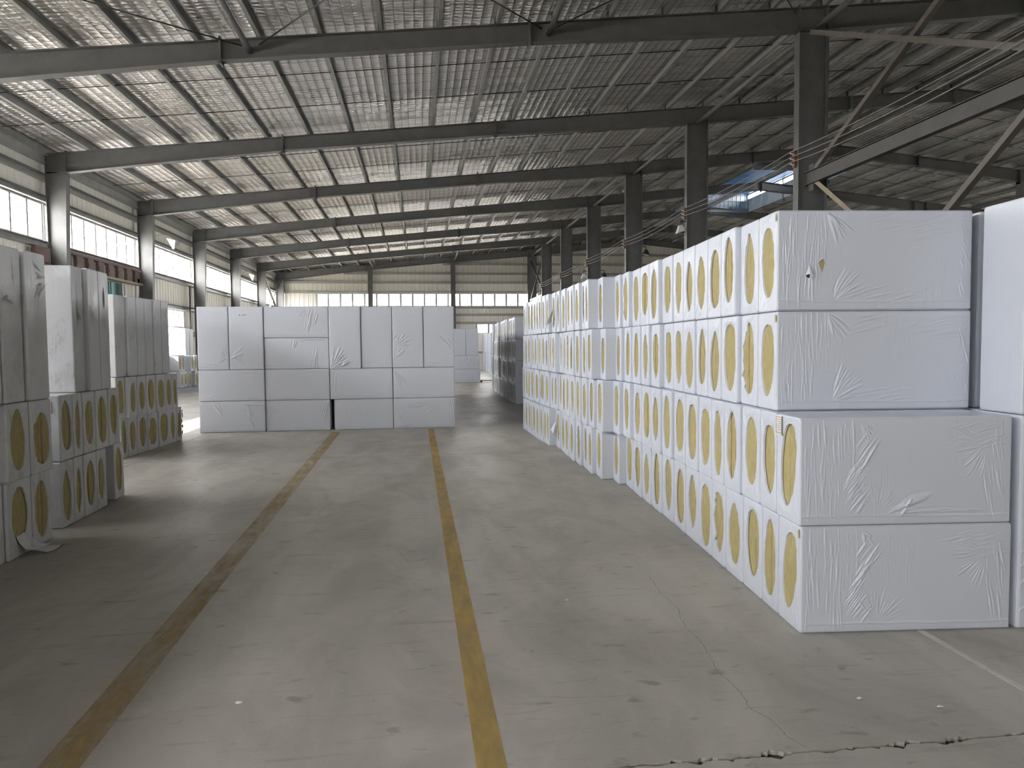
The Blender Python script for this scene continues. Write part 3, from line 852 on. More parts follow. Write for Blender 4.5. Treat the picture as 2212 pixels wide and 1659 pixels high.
ordn = ['nearest', 'second', 'third', 'fourth', 'fifth', 'sixth', 'seventh', 'eighth', 'ninth', 'tenth', 'eleventh', 'twelfth', 'thirteenth', 'fourteenth', 'fifteenth', 'sixteenth', 'seventeenth', 'eighteenth', 'nineteenth', 'twentieth',
        'twenty-first', 'twenty-second', 'twenty-third', 'twenty-fourth', 'twenty-fifth', 'twenty-sixth', 'twenty-seventh', 'twenty-eighth', 'twenty-ninth', 'thirtieth', 'thirty-first']

def bale(loc, L, T, H, yaw, label, group, seed, film=None, hole=True, boards=None, holespec=None, flip=False):
    """bale with its open oval end at local x=0; flip turns it to face +x"""
    R = random.Random(seed)
    o = empty('wool_bale', loc, yaw + (PI if flip else 0.0), label=label, cat='wool bale', group=group)
    hs = (holespec or rand_hole(T, H, R)) if hole else None
    me = film_mesh(L, T, H, hs, seed=seed).mesh('film_wrap', film or FILM)
    fix_normals(me)
    link('film_wrap', me, None, o)
    if hole:
        u = R.random()
        nb = boards or (1 if u < 0.42 else (2 if u < 0.78 else 3))
        cuts = [0.006]
        if nb == 2: cuts.append(T * R.uniform(0.36, 0.64))
        if nb == 3: cuts += [T * R.uniform(0.34, 0.46), T * R.uniform(0.56, 0.68)]
        cuts.append(T - 0.006)
        for a, b in zip(cuts, cuts[1:]):
            g = R.uniform(0.0026, 0.0046); x0 = R.uniform(0.011, 0.021); c = 0.006
            m = MB()
            m.hexa([(x0 + c, a + g, 0.008), (x0 + c, b - g, 0.008), (x0 + c, b - g, H - 0.008), (x0 + c, a + g, H - 0.008)], [(L - 0.02, a + g, 0.008), (L - 0.02, b - g, 0.008), (L - 0.02, b - g, H - 0.008), (L - 0.02, a + g, H - 0.008)])
            m.hexa([(x0, a + g + c, 0.014), (x0, b - g - c, 0.014), (x0, b - g - c, H - 0.014), (x0, a + g + c, H - 0.014)], [(x0 + c, a + g, 0.008), (x0 + c, b - g, 0.008), (x0 + c, b - g, H - 0.008), (x0 + c, a + g, H - 0.008)])
            m.obj('wool_board', WOOL, o)
    return o

def wrinkled(o, W, H, strokes, nx, nz, mat, origin=(0, 0, 0), hem=True, bulge=0.006, seed=0):
    """creased film over one long face of a bale: a height field standing off the plane y=0 towards -y"""
    R = np.random.default_rng(seed)
    X, Z = np.meshgrid(np.linspace(0.006, W - 0.006, nx), np.linspace(0.006, H - 0.006, nz))
    Hh = bulge * np.clip(1 - (2 * X / W - 1) ** 4, 0, 1) * np.clip(1 - (2 * Z / H - 1) ** 4, 0, 1)
    for (cx, cz, ang, ln, sg, h) in strokes:
        dx, dz = math.cos(ang), math.sin(ang)
        r = ln / 2 + 3 * sg
        i0 = max(0, int((cx - r) / W * nx) - 1); i1 = min(nx, int((cx + r) / W * nx) + 2)
        j0 = max(0, int((cz - r) / H * nz) - 1); j1 = min(nz, int((cz + r) / H * nz) + 2)
        if i1 <= i0 or j1 <= j0: continue
        xx = X[j0:j1, i0:i1] - cx; zz = Z[j0:j1, i0:i1] - cz
        s = xx * dx + zz * dz; t = -xx * dz + zz * dx
        t = t + 0.10 * s * s / max(ln, 0.02)
        env = np.clip(1 - (2 * s / ln) ** 2, 0, 1)
        Hh[j0:j1, i0:i1] += 1.35 * h * env * (np.exp(-(t / sg) ** 2) - 0.35 * np.exp(-((t - 2.1 * sg) / sg) ** 2))
    if hem:
        zh = 0.052 + 0.003 * np.sin(X * 5.0) + 0.0015 * np.sin(X * 23)
        Hh += 0.0035 * np.exp(-((Z - zh) / 0.0045) ** 2) + np.where(Z < zh, 0.0016, 0.0)
    k = R.normal(size=(max(2, nz // 6), max(2, nx // 6)))
    kk = np.kron(k, np.ones((6, 6)))[:nz, :nx] if k.size else 0
    edge = np.minimum(np.minimum(X, W - X), np.minimum(Z, H - Z))
    Y = -(0.0012 + Hh * np.clip(edge / 0.012, 0, 1))
    Y[0, :] = Y[-1, :] = 0.003; Y[:, 0] = Y[:, -1] = 0.003
    v = np.stack([X + origin[0], Y + origin[1], Z + origin[2]], -1).reshape(-1, 3).astype(np.float32)
    idx = np.arange(nx * nz).reshape(nz, nx)
    q = np.stack([idx[:-1, :-1], idx[:-1, 1:], idx[1:, 1:], idx[1:, :-1]], -1).reshape(-1, 4)
    me = bpy.data.meshes.new('creased_film')
    me.vertices.add(len(v)); me.vertices.foreach_set('co', v.ravel())
    me.loops.add(q.size); me.loops.foreach_set('vertex_index', q.ravel().astype(np.int32))
    me.polygons.add(len(q)); me.polygons.foreach_set('loop_start', np.arange(0, q.size, 4, dtype=np.int32))
    me.polygons.foreach_set('use_smooth', np.ones(len(q), dtype=bool))
    me.update(calc_edges=True); me.validate()
    me.materials.append(mat)
    return link('creased_film', me, None, o)

def fan(R, cx, cz, a0, a1, n, r0, r1, sg=0.005, h=0.0035):
    out = []
    for i in range(n):
        a = a0 + (a1 - a0) * (i + R.uniform(-0.3, 0.3)) / max(1, n - 1); ra = r0 + R.uniform(0, 0.04); rb = r1 * R.uniform(0.6, 1.1)
        out.append((cx + math.cos(a) * (ra + rb) / 2, cz + math.sin(a) * (ra + rb) / 2, a, max(0.03, rb - ra), sg * R.uniform(0.7, 1.2), h * R.uniform(0.5, 1.1)))
    return out
def group_lines(R, x0, x1, z0, z1, ang, n, l0, l1, sg=0.004, h=0.0026, da=0.08):
    return [(R.uniform(x0, x1), R.uniform(z0, z1), ang + R.uniform(-da, da), R.uniform(l0, l1), sg * R.uniform(0.7, 1.3), h * R.uniform(0.4, 1.1)) for _ in range(n)]

ROWS = {
 'R1': [(2.068,3.790,0.304,0.08),(2.090,4.094,0.243,0.08),(2.107,4.337,0.323,0.08),(2.126,4.660,0.326,0.08),(2.150,4.986,0.310,0.08),(2.173,5.297,0.328,0.08),(2.197,5.625,0.357,0.08),(2.220,5.982,0.349,0.08),(2.239,6.331,0.385,0.08),(2.258,6.717,0.385,0.08),(2.277,7.102,0.364,0.08),(2.291,7.465,0.388,0.08),(2.317,7.854,0.380,0.08),(2.268,8.233,0.345,0.06),(2.149,8.578,0.377,0.06),(2.115,8.955,0.310,0.06),(2.132,9.264,0.309,0.06),(2.113,9.573,0.404,0.06),(2.105,9.977,0.429,0.06),(2.118,10.406,0.379,0.06),(2.139,10.785,0.392,0.06),(2.141,11.177,0.460,0.06),(2.056,11.637,0.260,0.00),(2.054,11.897,0.248,0.00),(2.035,12.145,0.295,0.00),(2.017,12.440,0.333,0.00),(2.015,12.773,0.345,0.00),(2.012,13.118,0.205,0.00),(2.010,13.324,0.329,0.00),(2.006,13.653,0.340,0.00),(2.003,13.992,0.234,0.00)],
 'R2': [(2.056,3.790,0.316,0.08),(2.081,4.106,0.254,0.08),(2.097,4.359,0.310,0.08),(2.104,4.669,0.308,0.08),(2.127,4.977,0.272,0.08),(2.147,5.249,0.313,0.08),(2.161,5.563,0.322,0.08),(2.182,5.884,0.346,0.08),(2.181,6.231,0.310,0.08),(2.183,6.540,0.338,0.08),(2.205,6.878,0.372,0.08),(2.227,7.250,0.380,0.08),(2.215,7.630,0.349,0.08),(2.197,7.979,0.325,0.06),(2.092,8.304,0.380,0.06),(2.078,8.684,0.352,0.06),(2.070,9.036,0.373,0.06),(2.067,9.410,0.358,0.06),(2.073,9.767,0.430,0.06),(2.091,10.197,0.387,0.06),(2.112,10.584,0.354,0.06),(2.132,10.938,0.368,0.06),(2.126,11.306,0.286,0.00),(2.124,11.592,0.267,0.00),(2.091,11.858,0.342,0.00),(2.081,12.201,0.460,0.00),(2.057,12.661,0.460,0.00),(2.039,13.121,0.349,0.00),(2.033,13.469,0.309,0.00),(2.029,13.778,0.311,0.00),(2.027,14.089,0.332,0.00)],
 'R3': [(2.130,4.210,0.303,0.08),(2.152,4.513,0.297,0.08),(2.149,4.810,0.327,0.08),(2.169,5.137,0.300,0.08),(2.191,5.437,0.296,0.08),(2.200,5.733,0.327,0.08),(2.224,6.060,0.296,0.08),(2.245,6.356,0.326,0.08),(2.226,6.683,0.319,0.08),(2.224,7.002,0.326,0.08),(2.232,7.327,0.356,0.08),(2.241,7.683,0.330,0.08),(2.229,8.013,0.310,0.08),(2.129,8.322,0.306,0.06),(2.039,8.628,0.331,0.06),(2.046,8.959,0.322,0.06),(2.034,9.281,0.353,0.06),(2.028,9.634,0.343,0.06),(2.046,9.978,0.302,0.06),(2.062,10.280,0.281,0.06),(2.063,10.561,0.290,0.06),(2.010,10.851,0.387,0.06),(2.029,11.237,0.251,0.02),(2.013,11.489,0.266,0.02),(2.016,11.754,0.396,0.02),(2.011,12.150,0.300,0.02),(1.994,12.450,0.356,0.02),(1.999,12.806,0.306,0.02),(1.978,13.112,0.360,0.02),(1.981,13.472,0.381,0.02),(1.987,13.853,0.229,0.02)],
 'R4': [(2.127,4.210,0.295,0.08),(2.149,4.505,0.320,0.08),(2.134,4.824,0.284,0.08),(2.155,5.109,0.299,0.08),(2.176,5.408,0.318,0.08),(2.194,5.726,0.311,0.08),(2.216,6.037,0.313,0.08),(2.229,6.350,0.346,0.08),(2.217,6.696,0.354,0.08),(2.240,7.050,0.376,0.08),(2.264,7.426,0.363,0.08),(2.249,7.789,0.317,0.08),(2.241,8.105,0.321,0.08),(2.124,8.426,0.296,0.06),(2.022,8.722,0.240,0.06),(2.035,8.963,0.225,0.06),(2.009,9.187,0.334,0.06),(2.010,9.522,0.294,0.06),(2.027,9.816,0.308,0.06),(2.020,10.124,0.389,0.06),(2.012,10.512,0.286,0.06),(2.008,10.798,0.418,0.06),(1.977,11.216,0.250,0.03),(1.968,11.466,0.330,0.03),(1.961,11.796,0.312,0.03),(1.966,12.108,0.280,0.03),(1.971,12.387,0.326,0.03),(1.978,12.713,0.400,0.03),(1.988,13.113,0.382,0.03),(1.983,13.495,0.198,0.03),(1.987,13.692,0.332,0.03)],
}
SEEDS = iter(range(1000, 9000))
RG = 'wool bales of the long stack beside the aisle'
rows = [('bottom row', 'R1', 0.0), ('second row from the floor', 'R2', 0.6), ('third row from the floor', 'R3', 1.2), ('top row', 'R4', 1.8)]
special = {}
for rn, key, z0 in rows:
    for i, (x, y, T, k) in enumerate(ROWS[key]):
        R = random.Random(i * 131 + int(z0 * 10) * 977)
        Tn = T - 0.004
        hs = None; nb = None
        if i == 0:
            hs = {'R1': [Tn * 0.50, 0.31, 0.090, 0.225, 1.9, 2.4, -0.10, False], 'R2': [Tn * 0.50, 0.315, 0.100, 0.235, 2.0, 2.6, -0.10, False],
                  'R3': [Tn * 0.50, 0.30, 0.098, 0.225, 1.8, 2.6, -0.02, False], 'R4': [Tn * 0.50, 0.30, 0.096, 0.215, 2.0, 2.3, 0.03, False]}[key]
            nb = {'R1': 1, 'R2': 2, 'R3': 1, 'R4': 1}[key]
        if key == 'R3' and i == 1: hs = [Tn * 0.52, 0.31, 0.088, 0.235, 2.6, 2.2, 0.0, True]
        if key == 'R4' and i == 1: hs = [Tn * 0.50, 0.30, 0.090, 0.235, 2.6, 1.5, 0.02, False]; nb = 2
        lab = 'wrapped bale, %s from near end, %s, long aisle stack' % (ordn[i], rn) if i else 'wrapped bale at near end, %s, long aisle stack' % rn
        if key == 'R4' and i == 0: lab = 'white wrapped bale with two small tears, near end of the top row, long aisle stack'
        if key == 'R2' and i == 0: lab = 'white wrapped bale with paper label and crumpled lower fold, long aisle stack near end'
        if key == 'R4' and i == 21: lab = 'wrapped bale with a torn white flap hanging off its oval, far part of top row'
        o = bale((x, y + 0.002, z0), 1.2, Tn, 0.6 - 0.003, -math.atan(k), lab, RG, 1000 + i * 7 + int(z0 * 1000), hole=True, holespec=hs, boards=nb)
        special[(key, i)] = o

# creased long faces of the four bales at the near end
for key, sd in (('R1', 1), ('R2', 2), ('R3', 3), ('R4', 4)):
    R = random.Random(sd); st = []
    st += group_lines(R, 0.03, 0.24, 0.08, 0.54, PI / 2, 46, 0.06, 0.24, 0.0032, 0.0022)
    st += group_lines(R, 0.24, 0.32, 0.30, 0.56, PI / 2, 12, 0.05, 0.2, 0.003, 0.0018)
    st += group_lines(R, 0.85, 1.12, 0.42, 0.56, 0.2, 16, 0.10, 0.30, 0.0035, 0.0018)
    if key in ('R1', 'R2'):
        for q in range(46):
            t = q / 46; st.append((0.40 - 0.10 * abs(math.sin(3.3 * t + 0.4)) + R.uniform(-0.03, 0.03), 0.10 + 0.38 * t, 0.92 + R.uniform(-0.08, 0.08), R.uniform(0.08, 0.17), 0.0030, 0.0036 * R.uniform(0.5, 1.1)))
        st += fan(R, 0.43, 0.055, 0.35, 2.3, 13, 0.03, 0.20, 0.0032, 0.0026 if key == 'R1' else 0.0012)
        st += fan(R, 0.34, 0.58, -1.35, -0.6, 8, 0.01, 0.12, 0.005, 0.003)
        st += group_lines(R, 1.05, 1.15, 0.10, 0.44, PI / 2 + 0.15, 18, 0.06, 0.22, 0.0035, 0.0026)
        st += fan(R, 1.06, 0.44, 2.5, 4.5, 18, 0.04, 0.22, 0.0034, 0.0030)
    else:
        st += fan(R, 0.30, 0.59, -1.25, -0.55, 11, 0.01, 0.2, 0.006, 0.0042)
        st += fan(R, 0.33, 0.05, 0.25, 1.25, 14, 0.02, 0.24, 0.006, 0.0042)
        st += group_lines(R, 0.55, 0.95, 0.06, 0.14, 0.22, 12, 0.1, 0.26, 0.0045, 0.0026)
        st += group_lines(R, 0.5, 0.95, 0.46, 0.58, 0.18, 12, 0.1, 0.3, 0.005, 0.0022)
        st += group_lines(R, 1.12, 1.18, 0.1, 0.5, PI / 2 + 0.3, 12, 0.04, 0.1, 0.0035, 0.0024)
    if key == 'R2':
        for q in range(7): st.append((0.60 + 0.012 * q, 0.105 + 0.010 * q, 0.35 - 0.03 * q, 0.24 - 0.015 * q, 0.007, 0.0034))
        st += [(0.585, 0.075, 0.9, 0.05, 0.004, 0.009), (0.60, 0.105, -0.6, 0.03, 0.004, 0.009), (0.612, 0.128, 0.9, 0.05, 0.004, 0.009)]
        st += group_lines(R, 0.62, 0.95, 0.065, 0.105, 0.03, 10, 0.15, 0.35, 0.005, 0.0032)
    wrinkled(special[(key, 0)], 1.2, 0.597, st, 420, 210, FILM, seed=sd)

# two tears in the top bale, the paper label and other small parts
o = special[('R4', 0)]
m = MB(); hx, hz = 0.268, 0.272
m.add([(hx, -0.0085, hz + 0.045), (hx + 0.020, -0.0085, hz + 0.012), (hx + 0.004, -0.0085, hz - 0.045), (hx - 0.018, -0.0085, hz + 0.010)], [(0, 3, 2, 1)]); m.obj('wool_patch', WOOL, o)
m = MB(); m.add([(hx - 0.018, -0.012, hz + 0.010), (hx, -0.012, hz + 0.05), (hx + 0.022, -0.012, hz + 0.014), (hx + 0.006, -0.022, hz + 0.034), (hx - 0.008, -0.02, hz + 0.03)], [(0, 4, 1), (1, 3, 2), (4, 3, 1)]); m.obj('torn_film', FILM, o)
hx, hz = 0.195, 0.215
m = MB(); m.add([(hx, -0.009, hz + 0.062), (hx + 0.028, -0.011, hz), (hx + 0.012, -0.034, hz - 0.008), (hx - 0.006, -0.030, hz + 0.002), (hx - 0.026, -0.012, hz - 0.006), (hx + 0.004, -0.012, hz - 0.03)], [(0, 3, 2), (0, 2, 1), (0, 4, 3), (3, 5, 2)]); m.obj('torn_film', FILM, o)
m = MB(); m.add([(hx - 0.024, -0.0085, hz), (hx + 0.024, -0.0085, hz), (hx + 0.006, -0.0085, hz - 0.022), (hx - 0.014, -0.0085, hz - 0.018)], [(0, 3, 2, 1)]); m.obj('hole', BLACKP, o)
for key, yy in (('R4', 0.012), ('R3', 0.012), ('R1', 0.02)):
    m = MB()
    for k in range(1): m.add([(-0.0030, yy + 0.011 * math.cos(a), 0.555 + 0.026 * math.sin(a)) for a in [2 * PI * t / 12 for t in range(12)]], [tuple(range(12))])
    fixo = m.obj('wool_patch', WOOL, special[(key, 0)])
o = special[('R2', 0)]
lx0, lx1, lz0, lz1 = 0.225, 0.305, 0.487, 0.582
m = MB(); m.box(-0.0075, -0.0065, lx0, lx1, lz0 - 0.012, lz1 + 0.006); m.obj('paper_label', PAPER, o)
m = MB()
for a, b, c, d in ((lx0 + 0.002, lx1 - 0.002, lz1 - 0.004, lz1 - 0.001), (lx0 + 0.002, lx1 - 0.002, lz0, lz0 + 0.003), (lx0 + 0.002, lx0 + 0.005, lz0, lz1), (lx1 - 0.005, lx1 - 0.002, lz0, lz1)): m.box(-0.0082, -0.0074, a, b, c, d)
m.obj('label_border', INK, o)
m = MB()
for k in range(6):
    z = lz1 - 0.018 - 0.012 * k; m.box(-0.0080, -0.0074, lx0 + 0.012, lx1 - 0.012 - 0.008 * (k % 3), z, z + 0.004)
m.obj('label_lines', GREYINK, o)
def flap(o, pts, faces, mat=FILM):
    m = MB(); m.add(pts, faces); return m.obj('torn_film', mat, o)
flap(special[('R4', 21)], [(-0.01, 0.14, 0.36), (-0.02, 0.30, 0.16), (-0.10, 0.36, 0.14), (-0.12, 0.16, 0.12), (-0.06, 0.2, 0.13)], [(0, 1, 4), (0, 4, 3), (1, 2, 4), (2, 3, 4)])
flap(special[('R1', 21)], [(-0.01, 0.36, 0.42), (-0.09, 0.43, 0.27), (-0.012, 0.40, 0.12), (-0.06, 0.37, 0.2)], [(0, 1, 3), (1, 2, 3), (0, 3, 2)])
flap(special[('R2', 25)], [(-0.01, 0.10, 0.5), (-0.05, 0.16, 0.42), (-0.02, 0.2, 0.3), (-0.05, 0.15, 0.2), (-0.01, 0.1, 0.1), (-0.01, 0.22, 0.3)], [(0, 1, 5), (1, 2, 5), (2, 3, 5), (3, 4, 5)])

# ---- bales standing on end beside the near end
def block(name, loc, yaw, dx, dy, dz, label, group, film, seed, strokes=None, face='y', nx=60, nz=120):
    """bale standing or lying with closed faces: box dx (x) by dy (y) by dz (z), corner at loc"""
    o = empty(name, loc, yaw, label=label, cat='wool bale', group=group)
    me = film_mesh(dx, dy, dz, None, seed=seed).mesh('film_wrap', film); fix_normals(me)
    link('film_wrap', me, None, o)
    if strokes is not None: wrinkled(o, dx, dz, strokes, nx, nz, film, hem=False, bulge=0.004, seed=seed)
    return o
R = random.Random(50)
SG = 'bales standing on end beside the near end of the long stack'
st = group_lines(R, 0.02, 0.5, 0.05, 1.1, 0.5, 50, 0.06, 0.2, 0.006, 0.004, 0.3)
block('wool_bale', (3.295, 3.682, 0.0), -0.06, 0.6, 0.36, 1.197, 'white wrapped bale standing on end on the floor at the edge of the view', SG, FILM, 31, st, nx=110, nz=220)
block('wool_bale', (3.30, 3.69, 1.2), -0.06, 0.6, 0.345, 1.197, 'white wrapped bale standing on end above another at the edge of the view', SG, FILM, 32)
block('wool_bale', (3.40, 4.16, 1.2), -0.09, 0.6, 0.33, 1.197, 'white bale standing on end in the gap behind the topmost edge bale', SG, FILM, 33)
block('wool_bale', (3.36, 4.08, 0.0), -0.09, 0.6, 0.34, 1.197, 'white bale standing on the floor hidden behind the edge bale', SG, FILM, 34)

# ---- stack across the aisle: boards on edge and on end
CG = 'bales of the flat-faced stack across the aisle'
YB = 14.655
cx = [-4.148, -2.931, -1.715, -0.506, 0.707]
def crossbale(x0, x1, z0, z1, dy, label, seed, strokes, hem=True):
    W, Hh = x1 - x0 - 0.008, z1 - z0 - 0.004
    o = empty('wool_bale', (x0 + 0.004, YB + dy + 0.012 * (x0 + 4.1) , z0), 0.0, label=label, cat='wool bale', group=CG)
    me = film_mesh(W, 0.40, Hh, None, seed=seed).mesh('film_wrap', FILM_BACK); fix_normals(me)
    link('film_wrap', me, None, o)
    wrinkled(o, W, Hh, strokes, int(W / 0.008), int(Hh / 0.008), FILM_BACK, hem=hem, bulge=0.006, seed=seed)
    return o
R = random.Random(77)
def vfine(W, H, n=10): return group_lines(R, 0.03, W - 0.03, 0.02, 0.10, PI / 2, n, 0.04, 0.1, 0.006, 0.003) + group_lines(R, 0.03, W - 0.03, H - 0.1, H - 0.02, PI / 2, n, 0.04, 0.1, 0.006, 0.003)
sg, hh = 0.009, 0.008
crossbale(cx[0], cx[1], 0.0, 0.6, 0.0, 'bottom bale of the cross stack at its sunlit window-side end', 201, vfine(1.2, 0.6) + group_lines(R, 0.28, 0.40, 0.30, 0.5, -1.05, 6, 0.15, 0.3, sg, hh) + group_lines(R, 0.85, 0.98, 0.18, 0.45, -1.1, 8, 0.15, 0.32, sg, hh * 1.2) + [(1.0, 0.53, 0.0, 0.36, 0.010, 0.012), (0.08, 0.54, 0, 0.12, 0.01, 0.01)])
crossbale(cx[0], cx[1], 0.6, 1.2, 0.005, 'second bale up in the window-side column of the cross stack', 202, vfine(1.2, 0.6) + [(0.9, 0.55, 0.02, 0.42, 0.008, 0.008), (0.22, 0.1, 0.4, 0.2, sg, hh * 0.6)])
crossbale(cx[0], -3.572, 1.2, 2.4, 0.0, 'upright bale at the top outer corner of the cross stack, window side', 203, vfine(0.56, 1.2, 6) + fan(R, 0.55, 0.22, 1.9, 3.6, 9, 0.03, 0.2, sg, hh) + group_lines(R, 0.05, 0.3, 0.05, 0.12, 0.05, 5, 0.15, 0.3, 0.007, 0.005), hem=False)
crossbale(-3.572, cx[1], 1.2, 2.4, -0.006, 'upright bale with three dark pinholes on the cross stack', 204, vfine(0.62, 1.2, 6) + fan(R, 0.05, 0.24, -0.6, 1.0, 9, 0.02, 0.26, sg, hh) + [(0.08, 0.24, 0.4, 0.1, 0.012, 0.016)], hem=False)
crossbale(cx[1], cx[2], 0.0, 0.6, 0.02, 'bottom bale in the four-high column of the cross stack', 205, vfine(1.2, 0.6) + fan(R, 0.02, 0.5, -1.2, -0.4, 6, 0.02, 0.3, sg, hh) + group_lines(R, 1.08, 1.15, 0.3, 0.5, 1.25, 5, 0.15, 0.28, sg, hh))
crossbale(cx[1], cx[2], 0.6, 1.2, 0.015, 'second bale up in the four-high column of the cross stack', 206, vfine(1.2, 0.6) + [(0.95, 0.56, 0.03, 0.4, 0.008, 0.006)])
crossbale(cx[1], cx[2], 1.2, 1.8, 0.015, 'third bale up with a folded-back crease, four-high column of the cross stack', 207, vfine(1.2, 0.6) + [(0.88, 0.56, 0.03, 0.6, 0.010, 0.012), (0.55, 0.47, 1.4, 0.18, 0.014, 0.014), (0.58, 0.47, 1.3, 0.14, 0.010, 0.012)] + group_lines(R, 0.9, 0.99, 0.12, 0.4, 1.45, 7, 0.2, 0.36, sg, hh * 0.8))
crossbale(cx[1], cx[2], 1.8, 2.4, 0.01, 'topmost bale with slanting creases, four-high column of the cross stack', 208, vfine(1.2, 0.6) + group_lines(R, 0.76, 0.98, 0.15, 0.46, 1.32, 12, 0.22, 0.4, sg, hh * 1.2) + fan(R, 0.8, 0.56, -2.6, -1.8, 6, 0.02, 0.2, sg, hh) + group_lines(R, 1.0, 1.15, 0.03, 0.08, 0.2, 6, 0.1, 0.25, 0.007, 0.006))
crossbale(-1.645, cx[3], 0.0, 0.6, 0.03, 'bottom bale set back beside a dark gap in the cross stack', 209, vfine(1.1, 0.6) + group_lines(R, 0.1, 1.0, 0.1, 0.5, 1.5, 8, 0.1, 0.3, sg, hh * 0.4))
crossbale(cx[2], cx[3], 0.6, 1.2, 0.01, 'flat bale below the one with the radiating creases, cross stack', 210, vfine(1.2, 0.6) + [(0.1, 0.3, 1.5, 0.4, sg, hh * 0.5)])
crossbale(cx[2], -1.107, 1.19, 2.4, -0.02, 'upright bale with large radiating creases at its lower corner, cross stack', 211, vfine(0.6, 1.2, 6) + fan(R, 0.03, 0.02, 0.25, 1.5, 17, 0.03, 0.46, 0.011, 0.016) + fan(R, 0.22, 0.05, 0.35, 0.9, 5, 0.0, 0.2, 0.014, 0.018), hem=False)
crossbale(-1.107, cx[3], 1.2, 2.4, 0.01, 'smooth upright bale beside the radiating creases, cross stack', 212, vfine(0.6, 1.2, 6), hem=False)
crossbale(cx[3], cx[4], 0.0, 0.6, 0.012, 'bottom bale with a small tear, aisle end of the cross stack', 213, vfine(1.2, 0.6) + group_lines(R, 0.35, 0.75, 0.42, 0.5, 0.12, 8, 0.12, 0.3, sg, hh) + fan(R, 1.17, 0.35, 1.7, 2.2, 5, 0.05, 0.3, sg, hh) + group_lines(R, 1.08, 1.17, 0.12, 0.45, 1.75, 9, 0.15, 0.4, sg, hh) + fan(R, 0.03, 0.02, 0.2, 1.2, 8, 0.05, 0.4, sg, hh) + group_lines(R, 0.5, 0.8, 0.2, 0.35, 0.7, 5, 0.1, 0.2, sg, hh * 0.7))
crossbale(cx[3], cx[4], 0.6, 1.2, 0.008, 'second bale up at the aisle end of the cross stack', 214, vfine(1.2, 0.6) + fan(R, 0.01, 0.56, -1.35, -0.75, 7, 0.02, 0.4, sg, hh * 1.3))
crossbale(cx[3], 0.098, 1.2, 2.4, -0.004, 'upright bale with slanting creases on its edge, cross stack aisle side', 215, vfine(0.6, 1.2, 6) + fan(R, 0.03, 0.40, 0.1, 0.8, 7, 0.03, 0.36, sg, hh * 1.2) + fan(R, 0.02, 0.2, 0.4, 1.0, 6, 0.03, 0.26, sg, hh * 1.2) + group_lines(R, 0.02, 0.3, 0.5, 0.62, 0.9, 9, 0.08, 0.2, sg, hh), hem=False)
crossbale(0.098, cx[4], 1.2, 2.4, 0.006, 'upright bale at the top aisle-side corner of the cross stack', 216, vfine(0.6, 1.2, 6) + group_lines(R, 0.35, 0.58, 0.4, 0.58, -0.8, 8, 0.1, 0.25, sg, hh) + group_lines(R, 0.05, 0.5, 0.03, 0.09, 0.03, 5, 0.2, 0.4, 0.007, 0.005), hem=False)
# the rows behind the aisle-end column: the stack is deep
m = MB(); R = random.Random(88)
for r in range(4):
    for i in range(24):
        for c in range(4):
            x = cx[c] + R.uniform(0.0, 0.02); y = 15.14 + i * 0.412; m.box(x, x + 1.19, y, y + 0.40, r * 0.6, r * 0.6 + 0.596)
tag(m.obj('stacked_wool_bales', FILM_BACK), 'white bales stacked row on row behind the front of the cross stack', 'wool bales', kind='stuff')
for o in list(COL.objects):
    lb = o.get('label', '')
    if 'three dark pinholes' in lb:
        m = MB()
        for (x, z) in ((0.20, 1.03), (0.26, 1.03), (0.30, 1.035)): m.box(x, x + 0.022, -0.010, -0.006, z, z + 0.012)
        m.obj('hole', BLACKP, o)
    if 'bottom bale with a small tear' in lb:
        m = MB(); m.add([(0.30, -0.012, 0.47), (0.345, -0.010, 0.42), (0.315, -0.03, 0.425), (0.33, -0.012, 0.47)], [(0, 2, 1), (0, 1, 3)]); m.obj('torn_film', FILM_BACK, o)

